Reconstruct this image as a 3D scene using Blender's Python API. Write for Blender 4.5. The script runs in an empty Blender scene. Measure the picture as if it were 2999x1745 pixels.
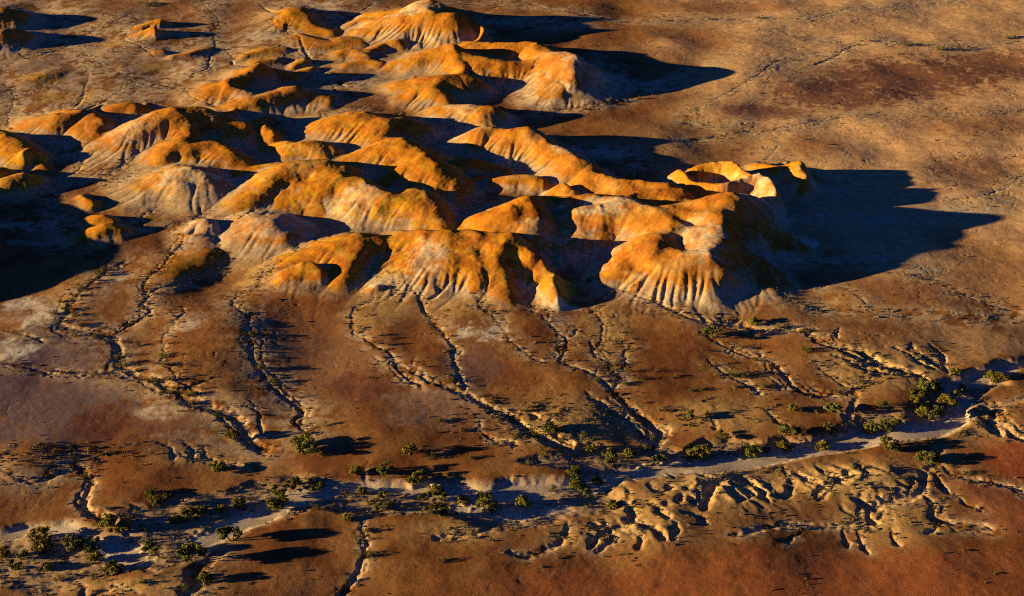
import bpy, math, random
import numpy as np
from mathutils import Vector, Quaternion

# ---------------------------------------------------------------- camera, sky, sun, exposure
sc = bpy.context.scene
CAM_H, PITCH, HFOV = 220.0, math.radians(31.0), math.radians(45.0)
cam_d = bpy.data.cameras.new('camera'); cam = bpy.data.objects.new('camera', cam_d)
sc.collection.objects.link(cam); sc.camera = cam
cam.location = (0, 0, CAM_H); cam.rotation_euler = (math.pi/2 - PITCH, 0, 0)
cam_d.sensor_fit = 'HORIZONTAL'; cam_d.angle = HFOV
cam_d.clip_start = 1.0; cam_d.clip_end = 60000.0

SUN_EL, SUN_AZ = math.radians(8.3), math.radians(6.5)     # light travels +x, a little +y
Ld = Vector((math.cos(SUN_EL)*math.cos(SUN_AZ), math.cos(SUN_EL)*math.sin(SUN_AZ), -math.sin(SUN_EL)))
w = bpy.data.worlds.new('World'); sc.world = w; w.use_nodes = True
nt = w.node_tree; bg = nt.nodes['Background']
sky = nt.nodes.new('ShaderNodeTexSky'); sky.sky_type = 'NISHITA'; sky.sun_disc = False
sky.sun_elevation = SUN_EL; sky.sun_rotation = math.atan2(-Ld.x, -Ld.y)
sky.air_density = 1.0; sky.dust_density = 0.2; sky.ozone_density = 6.0
tint = nt.nodes.new('ShaderNodeMix'); tint.data_type = 'RGBA'; tint.blend_type = 'MULTIPLY'; tint.inputs[0].default_value = 1.0
tint.inputs[7].default_value = (0.22, 0.32, 0.51, 1)      # the photograph's cool white balance in the shade, one even tint
nt.links.new(sky.outputs[0], tint.inputs[6]); nt.links.new(tint.outputs[2], bg.inputs[0]); bg.inputs[1].default_value = 0.05
sl = bpy.data.lights.new('sun', 'SUN'); sun = bpy.data.objects.new('sun', sl); sc.collection.objects.link(sun)
sl.energy = 5.0; sl.angle = math.radians(0.5); sl.color = (1.0, 0.70, 0.25)
sun.rotation_euler = Ld.to_track_quat('-Z', 'Y').to_euler(); sun.location = (-300, 300, 200)
vs = sc.view_settings; vs.view_transform = 'Standard'; vs.look = 'None'; vs.gamma = 1.0
vs.use_curve_mapping = False; vs.exposure = 1.25
sc.cycles.use_denoising = False; sc.cycles.filter_width = 1.1
sc.cycles.max_bounces = 4; sc.cycles.diffuse_bounces = 2

rng = np.random.default_rng(11); random.seed(11)
C = sc.collection

# ---------------------------------------------------------------- survey helpers: map readings -> ground positions
FWD = np.array([0, math.cos(PITCH), -math.sin(PITCH)]); UPV = np.array([0, math.sin(PITCH), math.cos(PITCH)])
TH = math.tan(HFOV/2)
def at(x, y, z=0.0):                    # x,y in sheet units (2520 x 1466) -> world x,y on the level z
    a = (x*1.19-1499.5)/1499.5*TH; b = -(y*1.19-872.5)/1499.5*TH
    d = FWD + b*UPV + np.array([a, 0, 0]); t = (z-CAM_H)/d[2]
    return t*d[0], t*d[1]
def TT(c, r, x, y): return c*840.3+x*.3336, r*489.1+y*.3336
def tw(c, r, x, y, z=0.0): return at(*TT(c, r, x, y), z)

def catmull(P, n=8):
    P = np.asarray(P, float)
    if len(P) < 3:
        t = np.linspace(0, 1, n+1)[:, None]; return P[0]*(1-t)+P[-1]*t
    Q = np.vstack([2*P[0]-P[1], P, 2*P[-1]-P[-2]]); out = []
    for i in range(1, len(Q)-2):
        p0, p1, p2, p3 = Q[i-1], Q[i], Q[i+1], Q[i+2]
        for k in range(n):
            t = k/n
            out.append(.5*(2*p1+(p2-p0)*t+(2*p0-5*p1+4*p2-p3)*t*t+(3*p1-p0-3*p2+p3)*t**3))
    out.append(P[-1]); return np.array(out)

# ---------------------------------------------------------------- height field on a regular 0.5 m map
RES = 0.45
X0, X1, Y0, Y1 = -360.0, 360.0, 200.0, 794.0
NX, NY = int((X1-X0)/RES), int((Y1-Y0)/RES)
gx = (X0 + RES*np.arange(NX)).astype(np.float32); gy = (Y0 + RES*np.arange(NY)).astype(np.float32)
f32 = np.float32
def spectral(scale_hi, scale_lo, beta, seed):           # noise with wavelengths between scale_lo and scale_hi metres
    r = np.random.default_rng(seed)
    F = np.fft.rfft2(r.standard_normal((NY, NX)).astype(f32))
    ky = np.fft.fftfreq(NY, RES)[:, None]; kx = np.fft.rfftfreq(NX, RES)[None, :]
    k = np.sqrt(kx*kx+ky*ky)+1e-9
    A = k**(-beta/2)*np.exp(-(k*scale_lo)**2)*np.exp(-(1/(k*scale_hi))**2)
    o = np.fft.irfft2(F*A, s=(NY, NX)).astype(f32); o -= o.mean(); return o/o.std()
def spectral_aniso(sx, sy, seed):
    r = np.random.default_rng(seed)
    F = np.fft.rfft2(r.standard_normal((NY, NX)).astype(f32))
    ky = np.fft.fftfreq(NY, RES)[:, None]; kx = np.fft.rfftfreq(NX, RES)[None, :]
    k = np.sqrt((kx*sx)**2+(ky*sy)**2)
    o = np.fft.irfft2(F*np.exp(-k*k)*np.minimum(1, k*3), s=(NY, NX)).astype(f32); return o/o.std()
def blur(a, n=1):
    for _ in range(n):
        a = a.copy(); a[1:-1] = .25*a[:-2]+.5*a[1:-1]+.25*a[2:]
        a[:, 1:-1] = .25*a[:, :-2]+.5*a[:, 1:-1]+.25*a[:, 2:]
    return a
def ss(a, b, x):
    t = np.clip((x-a)/(b-a), 0, 1); return t*t*(3-2*t)

N_big = spectral(120, 25, 3.2, 1); N_mid = spectral(28, 5, 2.6, 2); N_fine = spectral(8, 1.2, 2.0, 3)
N_wx = spectral(40, 9, 3.0, 4); N_wy = spectral(40, 9, 3.0, 5); N_s1 = spectral(6, 1.3, 2.0, 6); N_s2 = spectral(6, 1.3, 2.0, 7)
N_col = spectral(70, 6, 2.4, 8); N_col2 = spectral(30, 2, 2.0, 9); N_str = spectral_aniso(22, 3.0, 10)
XX = gx[None, :] + .55*N_wx + .05*N_s1; YY = gy[:, None] + .8*N_wy + .05*N_s2

# ---- hills: crest lines as (sheet column,row) + points (x, y, crest height), foot width in m
# each hill: label, colour weights (white, yellow, rust), list of (width, col, row, points)
HILLS = [
 ('steep dark butte whose long shadow crosses the far upper plain', (.4,.1,.1), [
  (24,0,0,[(-260,70,15),(-120,62,15),(20,66,14),(95,82,12)])]),
 ('pale fluted hill beside the brushy wash below the dark butte', (.7,.3,.1), [
  (20,0,0,[(-160,235,12),(-40,215,12),(60,218,11),(115,236,9)])]),
 ('pair of little ochre cones on the bare brown flat', (.1,.8,.3), [
  (8,0,0,[(1030,195,2.5),(1120,168,4),(1190,155,5)]),
  (8,0,0,[(1000,258,2),(1080,232,4),(1130,215,5.5)])]),
 ('red-brown conical hill with yellow foot beside the braided wash', (.2,.6,.6), [
  (15,0,0,[(2110,165,3),(2165,85,7),(2192,62,8.5),(2230,110,6),(2330,180,4),(2450,220,4)]),
  (11,0,0,[(2230,262,3),(2330,290,3.5),(2450,312,3.5),(2519,300,4),(2640,310,3)]),
  (9,1,0,[(-60,290,3),(40,270,4),(120,300,3)]),
  (8,1,0,[(130,380,3),(240,370,3),(330,330,3.5),(420,310,5),(470,340,3)]),
  (8,1,0,[(20,380,3),(100,380,3),(180,410,2.5)]),
  (7,1,0,[(60,460,2),(200,450,2.2),(300,470,2)])]),
 ('low yellow badland humps between the creek braids', (.2,1.,.1), [
  (7,0,0,[(1830,405,1.8),(1950,378,2.3),(2100,372,1.8)]),
  (7,0,0,[(1900,455,2.2),(2050,432,2)]), (6,0,0,[(2170,482,1.8),(2240,442,3.2)]),
  (6,0,0,[(2200,522,1.8),(2290,497,2.2)]), (6,0,0,[(1310,405,1.5),(1400,385,1.8),(1540,350,1.4)]),
  (5,0,0,[(1130,390,1.6),(1200,372,1.8)]), (9,0,0,[(190,600,1.0),(300,570,1.2),(420,540,.8)])]),
 ('red crater-like hill with a dark shadowed bowl', (.1,.3,1.), [
  (10,0,0,[(1905,482,13),(1830,525,11),(1740,570,10),(1690,602,10),(1690,640,9),(1760,674,8),(1860,690,7)]),
  (14,0,0,[(1905,482,13),(2000,505,8),(2150,530,4)]),
  (17,0,0,[(1680,620,8.5),(1580,650,4.5),(1480,672,2)])]),
 ('cream and ochre ridge curving beyond the red crater rim', (.6,.5,.4), [
  (14,0,0,[(1650,800,2),(1720,770,4.5),(1850,722,7.5),(1960,697,8.5),(2080,665,9),(2180,637,10),(2260,662,7.5),(2400,720,4)])]),
 ('dark rust knoll on the flat behind the fluted bowl', (0,.1,1.), [
  (10,0,0,[(830,792,4),(900,758,6.5),(990,762,6.5),(1070,792,4)])]),
 ('brown hill with a fluted hollow in its sunless face', (.5,.2,.8), [
  (15,0,0,[(170,925,3),(280,882,6),(400,847,8.5),(500,843,9.5),(580,822,9.5),(660,832,9),(710,882,9),(745,910,8.5),(775,990,4)]),
  (9,0,0,[(590,818,8.5),(500,815,7),(420,825,5)]),
  (12,0,0,[(730,905,8.5),(700,980,5),(640,1060,3)])]),
 ('broad domed rust hill with a pale bulging flank', (.55,.4,.8), [
  (20,0,0,[(960,962,9),(1050,902,13),(1150,852,16),(1270,808,17.5),(1430,797,17.5),(1560,816,15.5),(1690,880,11),(1800,905,9)]),
  (14,0,0,[(1300,832,16),(1370,922,13),(1390,985,10.5),(1340,1040,9.5),(1270,1092,8.5),(1200,1140,6.5),(1110,1192,3)]),
  (19,0,0,[(1010,950,10),(930,1012,6.5),(850,1085,3)]),
  (9,0,0,[(1690,890,9),(1740,900,9.5),(1810,905,9),(1810,960,6)])]),
 ('small dark rust knob in the shade behind the domed hill', (0,.1,1.), [
  (9,0,0,[(1885,918,7),(1950,907,8.5),(2010,985,6.5)])]),
 ('orange hill with crumpled front beside the round shadow', (.1,.6,.7), [
  (14,0,0,[(1350,1047,9.5),(1450,1052,10),(1580,1052,10),(1680,1097,9),(1780,1162,6),(1840,1232,3)])]),
 ('white fluted hill with an ochre crown', (1.,.7,.1), [
  (18,0,0,[(1110,1340,4.5),(1280,1272,8.5),(1400,1238,11),(1500,1266,10),(1560,1302,7.5),(1600,1370,4.5)]),
  (12,0,0,[(1400,1250,9.5),(1340,1350,5.5),(1280,1430,2)]), (12,0,0,[(1500,1270,9),(1520,1370,5),(1500,1450,2)])]),
 ('ochre spurs at the edge of the deep shade', (.3,.9,.3), [
  (14,0,0,[(-150,950,12),(-40,965,11),(60,1000,10),(150,1062,8.5),(230,1110,6.5)]),
  (7,0,0,[(230,1110,6.5),(190,1140,6),(195,1185,4)]), (9,0,0,[(230,1110,6.5),(310,1190,3.5),(360,1250,1.5)]),
  (9,0,0,[(-80,1250,7),(0,1237,6.5),(50,1265,4.5)]),
  (11,0,0,[(-40,1335,6),(60,1312,7.5),(150,1298,7.5),(220,1302,6)])]),
 ('tall hill outside whose shade fills the hollow', (.3,.2,.6), [
  (26,0,1,[(-640,-140,12),(-620,60,16),(-600,260,17),(-600,420,14),(-590,540,9)])]),
 ('high conical orange summit over the far plain', (.1,.8,.2), [
  (26,1,0,[(380,85,11),(520,47,18),(640,6,26),(760,60,21),(850,92,18)])]),
 ('broad orange hill with a white fluted band and curling rim', (.7,.5,.9), [
  (19,1,0,[(190,205,6),(300,180,10),(380,122,15),(500,97,19),(640,84,22),(760,97,21.5),(850,112,21)]),
  (8,1,0,[(850,112,21),(920,122,18),(985,162,15),(1040,210,13),(1050,255,11),(1010,290,9),(950,315,7)]),
  (12,1,0,[(800,112,21),(815,180,15),(835,255,9),(850,315,4)]),
  (10,1,0,[(640,95,20),(560,200,10),(500,270,4)]),
  (9,1,0,[(85,155,4),(160,128,6),(250,152,6)]), (9,1,0,[(200,92,6),(300,82,8),(380,97,8)])]),
 ('long orange ridge joined to the broad hill', (.1,.4,.7), [
  (15,1,0,[(890,350,6),(980,312,8.5),(1130,320,10),(1280,314,12.5),(1420,309,14.5),(1480,340,14.5),(1540,385,14)])]),
 ('pinkish-white knob above the long blue shadow', (1.,.1,.6), [
  (20,1,0,[(1480,462,12),(1560,402,16),(1640,387,20.5),(1750,432,22),(1700,455,18),(1640,480,16),(1625,560,12),(1610,620,9)]),
  (24,1,0,[(1750,432,19),(1850,520,9),(1950,620,3)])]),
 ('double orange dome with dark banded lee cliffs', (.2,.5,.8), [
  (17,1,0,[(530,440,6),(640,387,11),(750,347,14.5),(830,343,15.5),(900,371,14),(980,402,13),(1100,437,13),(1250,452,12),(1360,462,11.5),(1480,462,12)]),
  (12,1,0,[(830,343,15.5),(870,450,11),(905,500,9),(890,545,8)]),
  (10,1,0,[(380,490,3),(480,432,6),(540,465,6)]),
  (15,1,0,[(490,600,6),(600,577,8.5),(740,562,11.5),(860,557,11.5),(960,562,10.5)]),
  (12,1,0,[(740,567,11.5),(700,640,9),(760,705,6),(795,775,2.5)]),
  (11,1,0,[(600,600,8.5),(520,685,4.5),(450,745,1.5)])]),
 ('flat-topped ochre spur with a white broken face', (.8,.7,.4), [
  (12,1,0,[(720,805,3.5),(850,792,6.5),(950,777,9),(1050,787,10.5),(1115,797,10.5),(1060,845,7)]),
  (6,1,0,[(400,852,9),(440,842,10),(480,862,8)])]),
 ('golden hill with hollowed sunless side', (.3,.6,.6), [
  (18,1,0,[(-60,885,9),(50,847,12),(150,837,13),(250,872,12.5),(350,892,12.5),(450,882,11.5),(540,902,9)]),
  (13,1,0,[(350,892,12.5),(310,970,9.5),(250,1045,6),(150,1112,2.5)])]),
 ('great golden hill with a smooth broad face', (.1,.6,.6), [
  (17,1,0,[(50,1185,2.5),(200,1112,7),(330,1062,10.5),(430,1037,13),(520,1062,12.5),(620,1132,12),(680,1192,12.5),(720,1232,11.5),(820,1312,8),(860,1400,4)]),
  (13,1,0,[(610,1160,12),(480,1245,8),(380,1312,5)]),
  (11,1,0,[(440,1060,12.5),(400,1135,9.5),(360,1225,5)]),
  (9,1,0,[(830,1192,5),(900,1172,7),(970,1170,7.5),(1060,1192,6),(1200,1232,3.5)])]),
 ('sinuous orange and white ridge running down to the massif', (.6,.4,.6), [
  (14,1,0,[(1055,950,12),(1150,947,12.5),(1260,952,14),(1380,937,16),(1440,982,14),(1500,1032,12.5),(1580,1082,12),(1690,1132,12.5),(1750,1172,13.5),(1830,1202,12.5),(1850,1252,11.5),(1900,1292,11.5),(2000,1312,12),(2130,1332,12.5),(2280,1347,13),(2400,1347,14)]),
  (8,1,0,[(1160,1337,3.5),(1280,1317,5),(1400,1312,6),(1480,1332,5)]),
  (8,1,0,[(1600,1402,6),(1650,1387,7),(1720,1432,5.5)])]),
 ('curling golden knob with a hollow, above the massif', (.4,.7,.6), [
  (7.5,2,0,[(90,1245,9),(200,1197,11.5),(320,1182,13.5),(380,1202,14),(480,1272,14.5),(560,1302,16.5),(645,1332,17.5),(655,1372,16)]),
  (7.5,2,0,[(-10,1255,10),(60,1332,11.5),(150,1347,12.5),(300,1342,14.5),(450,1312,15.5),(560,1302,16.5)])]),
 ('lone hooked yellow crag beside the long shadow', (.5,.8,.2), [
  (9,2,0,[(560,1192,4),(640,1202,5),(740,1217,7),(830,1197,11),(870,1232,12),(890,1292,11.5),(875,1335,9)])]),
 ('orange massif with white lee slopes and a great blue shadow', (.7,.4,.8), [
  (22,2,1,[(-380,20,14),(-250,40,15.5),(-100,55,17),(100,30,19.5),(250,5,21),(370,-8,22),(480,-30,18)]),
  (20,2,1,[(370,-5,23),(270,90,20),(285,240,18.5),(225,330,17),(195,400,15)]),
  (16,1,1,[(1850,-18,13),(2000,-8,15),(2150,22,16.5),(2300,82,17),(2420,162,16.5),(2400,222,16),(2330,292,15),(2300,352,14)]),
  (14,1,1,[(2300,300,14),(2420,345,14),(2519,400,13.5)]), (13,2,1,[(-60,215,15),(60,245,16),(200,255,17)]), (13,2,1,[(-60,110,16),(110,130,18),(260,140,19)]),
  (34,2,1,[(370,20,19),(560,160,10),(760,300,4)]), (30,2,1,[(270,260,16),(450,420,8),(640,560,3)]),
  (16,2,1,[(195,400,15),(90,405,14),(-20,422,13),(-150,402,12),(-300,400,11)]),
  (13,1,1,[(1960,570,3),(2100,482,8),(2200,405,11.5),(2330,388,13),(2390,465,10.5)]),
  (10,1,1,[(2290,430,10.5),(2220,560,6),(2150,680,2)]), (9,1,1,[(2390,470,10),(2370,600,5.5),(2330,740,1.5)]),
  (10,2,1,[(90,420,13),(100,520,8.5),(60,680,4),(60,790,1)]), (9,2,1,[(195,410,14),(240,520,8),(300,640,3.5),(350,720,1)]),
  (9,2,1,[(-20,440,11),(-40,560,6),(-60,700,2)]),(12,2,1,[(300,380,13),(420,500,7),(540,640,2)])]),
 ('smooth orange dome above the shaded basin', (0,.4,.9), [
  (16,1,1,[(1250,120,12),(1330,110,13.5),(1400,110,13.5)]), (16,1,1,[(980,180,6),(1100,130,10.5),(1250,75,14.5),(1390,5,17),(1440,60,15),(1440,150,12),(1380,215,10)]),
  (13,1,0,[(2519,1400,14),(2400,1420,13),(2200,1430,12),(2000,1440,12),(1850,1440,11)]),
  (13,1,1,[(1390,0,16),(1550,-15,13),(1700,-10,13),(1850,-18,13)])]),
 ('white-faced knoll with an orange top in the shaded basin', (1.,.2,.5), [
  (12,1,1,[(1660,155,8),(1700,112,11),(1800,77,14),(1950,67,15),(2060,72,15),(2160,102,13)]),
  (16,1,1,[(1500,270,6),(1700,230,7),(1950,190,8),(2150,170,8)])]),
 ('wide golden hill with fluted spurs running to the plain', (.55,.7,.6), [
  (17,1,1,[(360,295,7),(480,267,10),(620,237,12.5),(800,257,14),(960,252,14.5),(1100,262,15),(1250,292,14)]),
  (16,1,1,[(480,430,6),(640,410,8.5),(820,410,9.5),(1000,420,9.5),(1150,430,9.5),(1290,440,8)]),
  (10,1,1,[(620,245,12),(590,400,8),(550,480,6),(500,590,2)]), (12,1,1,[(660,400,8),(640,530,5.5),(640,650,2)]),
  (12,1,1,[(800,262,13.5),(790,380,9),(780,470,6),(800,570,2)]),
  (12,1,1,[(1000,282,14),(960,420,9.5),(1020,530,7),(1010,630,4),(980,690,1.5)]),
  (12,1,1,[(1200,302,14),(1170,440,9.5),(1200,555,7),(1235,690,3.5),(1290,770,1)]),
  (8,1,1,[(1255,292,14),(1335,332,13),(1400,392,12),(1455,442,10),(1485,520,7.5),(1525,600,4.5)]),
  (7,1,1,[(1500,560,5.5),(1570,590,5),(1565,645,5),(1590,705,4),(1610,765,1.5)])]),
 ('low rust and ochre hill with a round shaded alcove', (.15,.7,.9), [
  (15,1,1,[(-330,450,3.5),(-200,400,5.5),(-80,345,7.5),(20,315,9),(110,287,9.5),(200,282,9.5),(290,292,8)]),
  (12,1,1,[(110,290,9.5),(115,365,8.5),(65,445,6.5),(20,535,4.5),(-60,610,2)]),
  (8,0,1,[(2060,605,1.5),(2180,533,4.5),(2290,517,5.5),(2350,540,5)])]),
 ('tiny white mound at the foot of the alcove', (1.,0,0), [(4,1,1,[(215,690,1),(270,652,2.2),(310,665,1.2)])]),
 ('pinkish cone with an orange cap in front of the fluted wall', (.85,.2,.1), [
  (17,0,1,[(1850,205,4),(1940,152,7),(2010,141,8),(2085,205,6)]), (13,0,1,[(2000,160,7),(1990,260,3),(1980,330,1)])]),
 ('pair of pale pink mounds between two creeks', (1.,.1,.3), [
  (8,0,1,[(1400,242,2.2),(1500,167,4),(1560,212,4)]), (8,0,1,[(1380,302,1.6),(1450,282,2.4),(1530,312,2.2)])]),
 ('long ochre swell between two creeks', (.1,.7,.8), [
  (13,0,1,[(1240,560,1.5),(1330,480,2.3),(1450,420,2.6),(1540,400,2.2)])]),
 ('small fluted rust cone ringed by shade', (.1,.7,.8), [
  (9,0,1,[(615,285,2.5),(700,232,4),(785,206,5.2),(870,222,4)]), (6,0,1,[(690,132,2),(760,142,3.2),(820,182,2)])]),
 ('small ochre slab on the brown flat', (.1,.9,.4), [(5,0,1,[(610,-10,2),(660,15,2.6),(695,45,2)])]),
 ('fluted golden wall with a cream foot', (.6,.9,.4), [
  (17,0,0,[(1850,1466,5),(1960,1370,8),(2060,1275,11.5),(2160,1215,13.5),(2280,1192,14),(2420,1190,13.5),(2519,1225,12.5)]),
  (14,0,0,[(2160,1330,8),(2280,1355,9),(2400,1340,10),(2519,1290,11)]),
  (15,1,0,[(-120,1240,12),(0,1290,12),(100,1320,12.5),(200,1360,12.5),(330,1420,12),(460,1425,12),(560,1400,12),(640,1440,11)]),
  (14,1,1,[(600,-10,11),(700,70,9),(760,150,6),(770,190,4)]),
  (12,0,0,[(2090,1048,6),(2200,1055,8.5),(2320,1048,9),(2430,1075,7.5)]),
  (11,0,0,[(1750,1260,3),(1900,1235,4.5),(2050,1205,6)]),
  (9,1,1,[(100,20,8),(180,120,3.5),(160,190,1)]),(9,1,1,[(330,10,9),(330,110,5),(280,220,1.5)]),(9,1,1,[(520,30,9),(500,130,5),(440,230,1.5)]),(12,0,1,[(2150,-60,6.5),(2180,40,3.5),(2230,120,1.2)]),(12,0,1,[(2330,-60,6.5),(2370,50,3.8),(2390,130,1.5)])]),
]
acc = np.zeros((NY, NX), f32); crest = np.zeros((NY, NX), f32); best = np.zeros((NY, NX), f32)
hid = np.full((NY, NX), -1, np.int16); palW = np.zeros((NY, NX), f32); palY = palW.copy(); palR = palW.copy(); palS = palW.copy()
def window(xa, xb, ya, yb):
    i0 = max(0, int((xa-X0)/RES)); i1 = min(NX, int((xb-X0)/RES)+2); j0 = max(0, int((ya-Y0)/RES)); j1 = min(NY, int((yb-Y0)/RES)+2)
    return (slice(j0, j1), slice(i0, i1)) if i1 > i0 and j1 > j0 else None
rs = np.random.default_rng(21)
def crest_lines(ridges):
    for wd, c, r, pts in ridges:
        P = []
        for x, y, h in pts:                             # crest heights were read at 11 deg sun; reduce with distance
            b = (TT(c, r, x, y)[1]*1.19-872.5)/1499.5*TH
            h = h*.69*(220/(.515+.857*b))/(195/(.4305+.9026*b)); P.append([*tw(c, r, x, y, h), h])
        P = np.array(P)
        if wd <= 8 and P[:, 2].max() < 4.5: P[:, 2] *= 1.35
        P = catmull(P, 5); P[:, 2] = np.maximum(P[:, 2], .3)
        wd = wd*1.62 if wd > 10.5 and wd <= 19 else (wd*1.4 if wd <= 10.5 else 30.8+(wd-19)*.35)
        yield P, wd
        if wd < 9: continue
        seg = np.linalg.norm(np.diff(P[:, :2], axis=0), axis=1); cum = np.r_[0, seg.cumsum()]; t = rs.uniform(1, 4); side = 1
        while t < cum[-1]:
            k = min(len(seg)-1, np.searchsorted(cum, t)-1); f = (t-cum[k])/max(seg[k], 1e-6); p = P[k]*(1-f)+P[k+1]*f
            d = (P[k+1]-P[k])[:2]/max(seg[k], 1e-6)
            for side in (1, -1):
                if rs.random() < .3: continue
                a = math.atan2(d[0]*side, -d[1]*side)+rs.normal()*.4; ln = wd*rs.uniform(.55, 1.0); q = [p[:2]]; st = p[2]*rs.uniform(.88, 1.0)
                for m in range(3): a += rs.normal()*.22; q.append(q[-1]+np.array([math.cos(a), math.sin(a)])*ln/3)
                hs = st*np.array([.84, .53, .26, .06])*np.array([1, rs.uniform(.85, 1.15), rs.uniform(.8, 1.2), 1])
                yield catmull(np.c_[np.array(q), hs], 3), max(3.5, wd*rs.uniform(.26, .42))
            t += rs.uniform(.32, .62)*wd
for gi, (lab, pal, ridges) in enumerate(HILLS):
    for P, wd in crest_lines(ridges):
        mg = wd*2.2+4
        win = window(P[:, 0].min()-mg, P[:, 0].max()+mg, P[:, 1].min()-mg, P[:, 1].max()+mg)
        if win is None: continue
        xs, ys = XX[win], YY[win]
        fld = np.zeros(xs.shape, f32); cr = np.zeros(xs.shape, f32)
        hm = P[:, 2].max()
        for a, b in zip(P[:-1], P[1:]):
            dx, dy = b[0]-a[0], b[1]-a[1]; L2 = dx*dx+dy*dy+1e-6
            sub = window(min(a[0], b[0])-mg, max(a[0], b[0])+mg, min(a[1], b[1])-mg, max(a[1], b[1])+mg)
            if sub is None: continue
            o = (slice(sub[0].start-win[0].start, sub[0].stop-win[0].start), slice(sub[1].start-win[1].start, sub[1].stop-win[1].start))
            x_, y_ = xs[o], ys[o]
            t = np.clip(((x_-a[0])*dx+(y_-a[1])*dy)/L2, 0, 1)
            ex = x_-a[0]-t*dx; ey = y_-a[1]-t*dy; d = np.sqrt(ex*ex+ey*ey)
            h = a[2]+t*(b[2]-a[2])
            ww = wd*(.5+.5*(h/hm))*(1-.34*(ex*.86+ey*.5)/(d+1.5))     # sun-facing side stretched for more lit slope, far side short
            v = h*np.maximum(0, .92*np.exp(-(2.02*d/ww)**1.95)+.10*np.exp(-(1.25*d/ww)**1.5)-.02)
            m = v > fld[o]
            fld[o] = np.where(m, v, fld[o]); cr[o] = np.where(m, h, cr[o])
        acc[win] += fld**7
        m = fld > best[win]
        best[win] = np.where(m, fld, best[win]); crest[win] = np.where(m, cr, crest[win]); hid[win] = np.where(m, gi, hid[win])
        wt = fld*fld
        palS[win] += wt; palW[win] += wt*pal[0]; palY[win] += wt*pal[1]; palR[win] += wt*pal[2]
hill = acc**(1/7)
for p in (palW, palY, palR): p /= (palS+1e-4)
hill += (N_mid*.09+N_fine*.03)*ss(.5, 6, hill)

# ---- dry river valley and creeks
def poly(entries):
    return [tw(c, r, x, y, 0) for c, r, pts in entries for x, y in pts]
VALLEY = poly([
 (0,2,[(-1500,1000),(-500,985),(0,945),(200,905),(480,885),(690,925),(790,965),(860,985),(850,930),(880,850),(960,815),(890,775),(960,760),(1080,790),(1200,760),(1320,700),(1480,690),(1650,692),(1760,645),(1870,600),(2110,545),(2300,560),(2480,600)]),
 (1,2,[(60,600),(140,600),(160,520),(210,470),(200,520),(200,590),(400,570),(520,640),(640,600),(900,590),(1100,610),(1220,590),(1640,575),(1700,545),(1400,520),(1250,490),(1320,450),(1600,400),(1760,350),(1900,340),(2080,360),(2250,345),(2400,330),(2519,370)]),
 (2,2,[(150,275),(330,250),(420,285),(620,290),(750,270),(950,270),(1130,190),(1300,100),(1500,80),(1650,60),(1690,0)]),
 (2,1,[(1700,1420),(1790,1380),(1860,1330),(1960,1290),(2080,1270),(2200,1230),(2330,1180),(2519,1130),(2720,1080),(3600,850),(5200,600),(5200,760),(3600,1010),(2720,1230),(2519,1270),(2440,1330),(2420,1380),(2300,1400),(2200,1464)]),
 (2,2,[(2190,30),(2130,80),(2160,140),(2120,200),(2030,255),(1900,315),(1640,345),(1400,375),(1170,405),(900,445),(750,482),(500,532),(250,575),(0,578)]),
 (1,2,[(2300,600),(2130,620),(2080,660),(2110,720),(2130,790),(2080,830),(1900,865),(1700,895),(1640,930),(1450,972),(1100,978),(1000,965),(900,915),(760,870),(620,878),(330,885),(180,870),(0,862)]),
 (0,2,[(2400,820),(2290,845),(2100,912),(1980,955),(1880,975),(1800,1035),(1650,1115),(1600,1190),(1520,1240),(1480,1232),(1300,1275),(1150,1295),(1000,1290),(750,1335),(560,1395),(450,1440),(250,1480),(60,1400),(-300,1440),(-1500,1500)]),
])
V = np.array(VALLEY)
xa, xb, ya, yb = V[:, 0].min()-8, V[:, 0].max()+8, V[:, 1].min()-8, V[:, 1].max()+8
win = window(xa, xb, ya, yb)
xs = XX[win]*.35+np.broadcast_to(gx[None, :], (NY, NX))[win]*.65 + .06*N_s1[win]; ys = YY[win]*.35+np.broadcast_to(gy[:, None], (NY, NX))[win]*.65 + .06*N_s2[win]
dmin = np.full(xs.shape, 1e9, f32); ins = np.zeros(xs.shape, bool)
for a, b in zip(V, np.roll(V, -1, axis=0)):
    dx, dy = b-a; L2 = dx*dx+dy*dy+1e-9
    t = np.clip(((xs-a[0])*dx+(ys-a[1])*dy)/L2, 0, 1)
    dmin = np.minimum(dmin, (xs-a[0]-t*dx)**2+(ys-a[1]-t*dy)**2)
    cnd = (a[1] > ys) != (b[1] > ys)
    ins ^= cnd & (xs < dx*(ys-a[1])/(dy+1e-12)+a[0])
sd = np.full((NY, NX), -50, f32); sd[win] = np.where(ins, 1, -1)*np.sqrt(dmin)
valley = ss(-.5, 3.4+np.clip(N_wy, -1.5, 1.5), sd)
near_valley = ss(-26, -1, sd)

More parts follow.
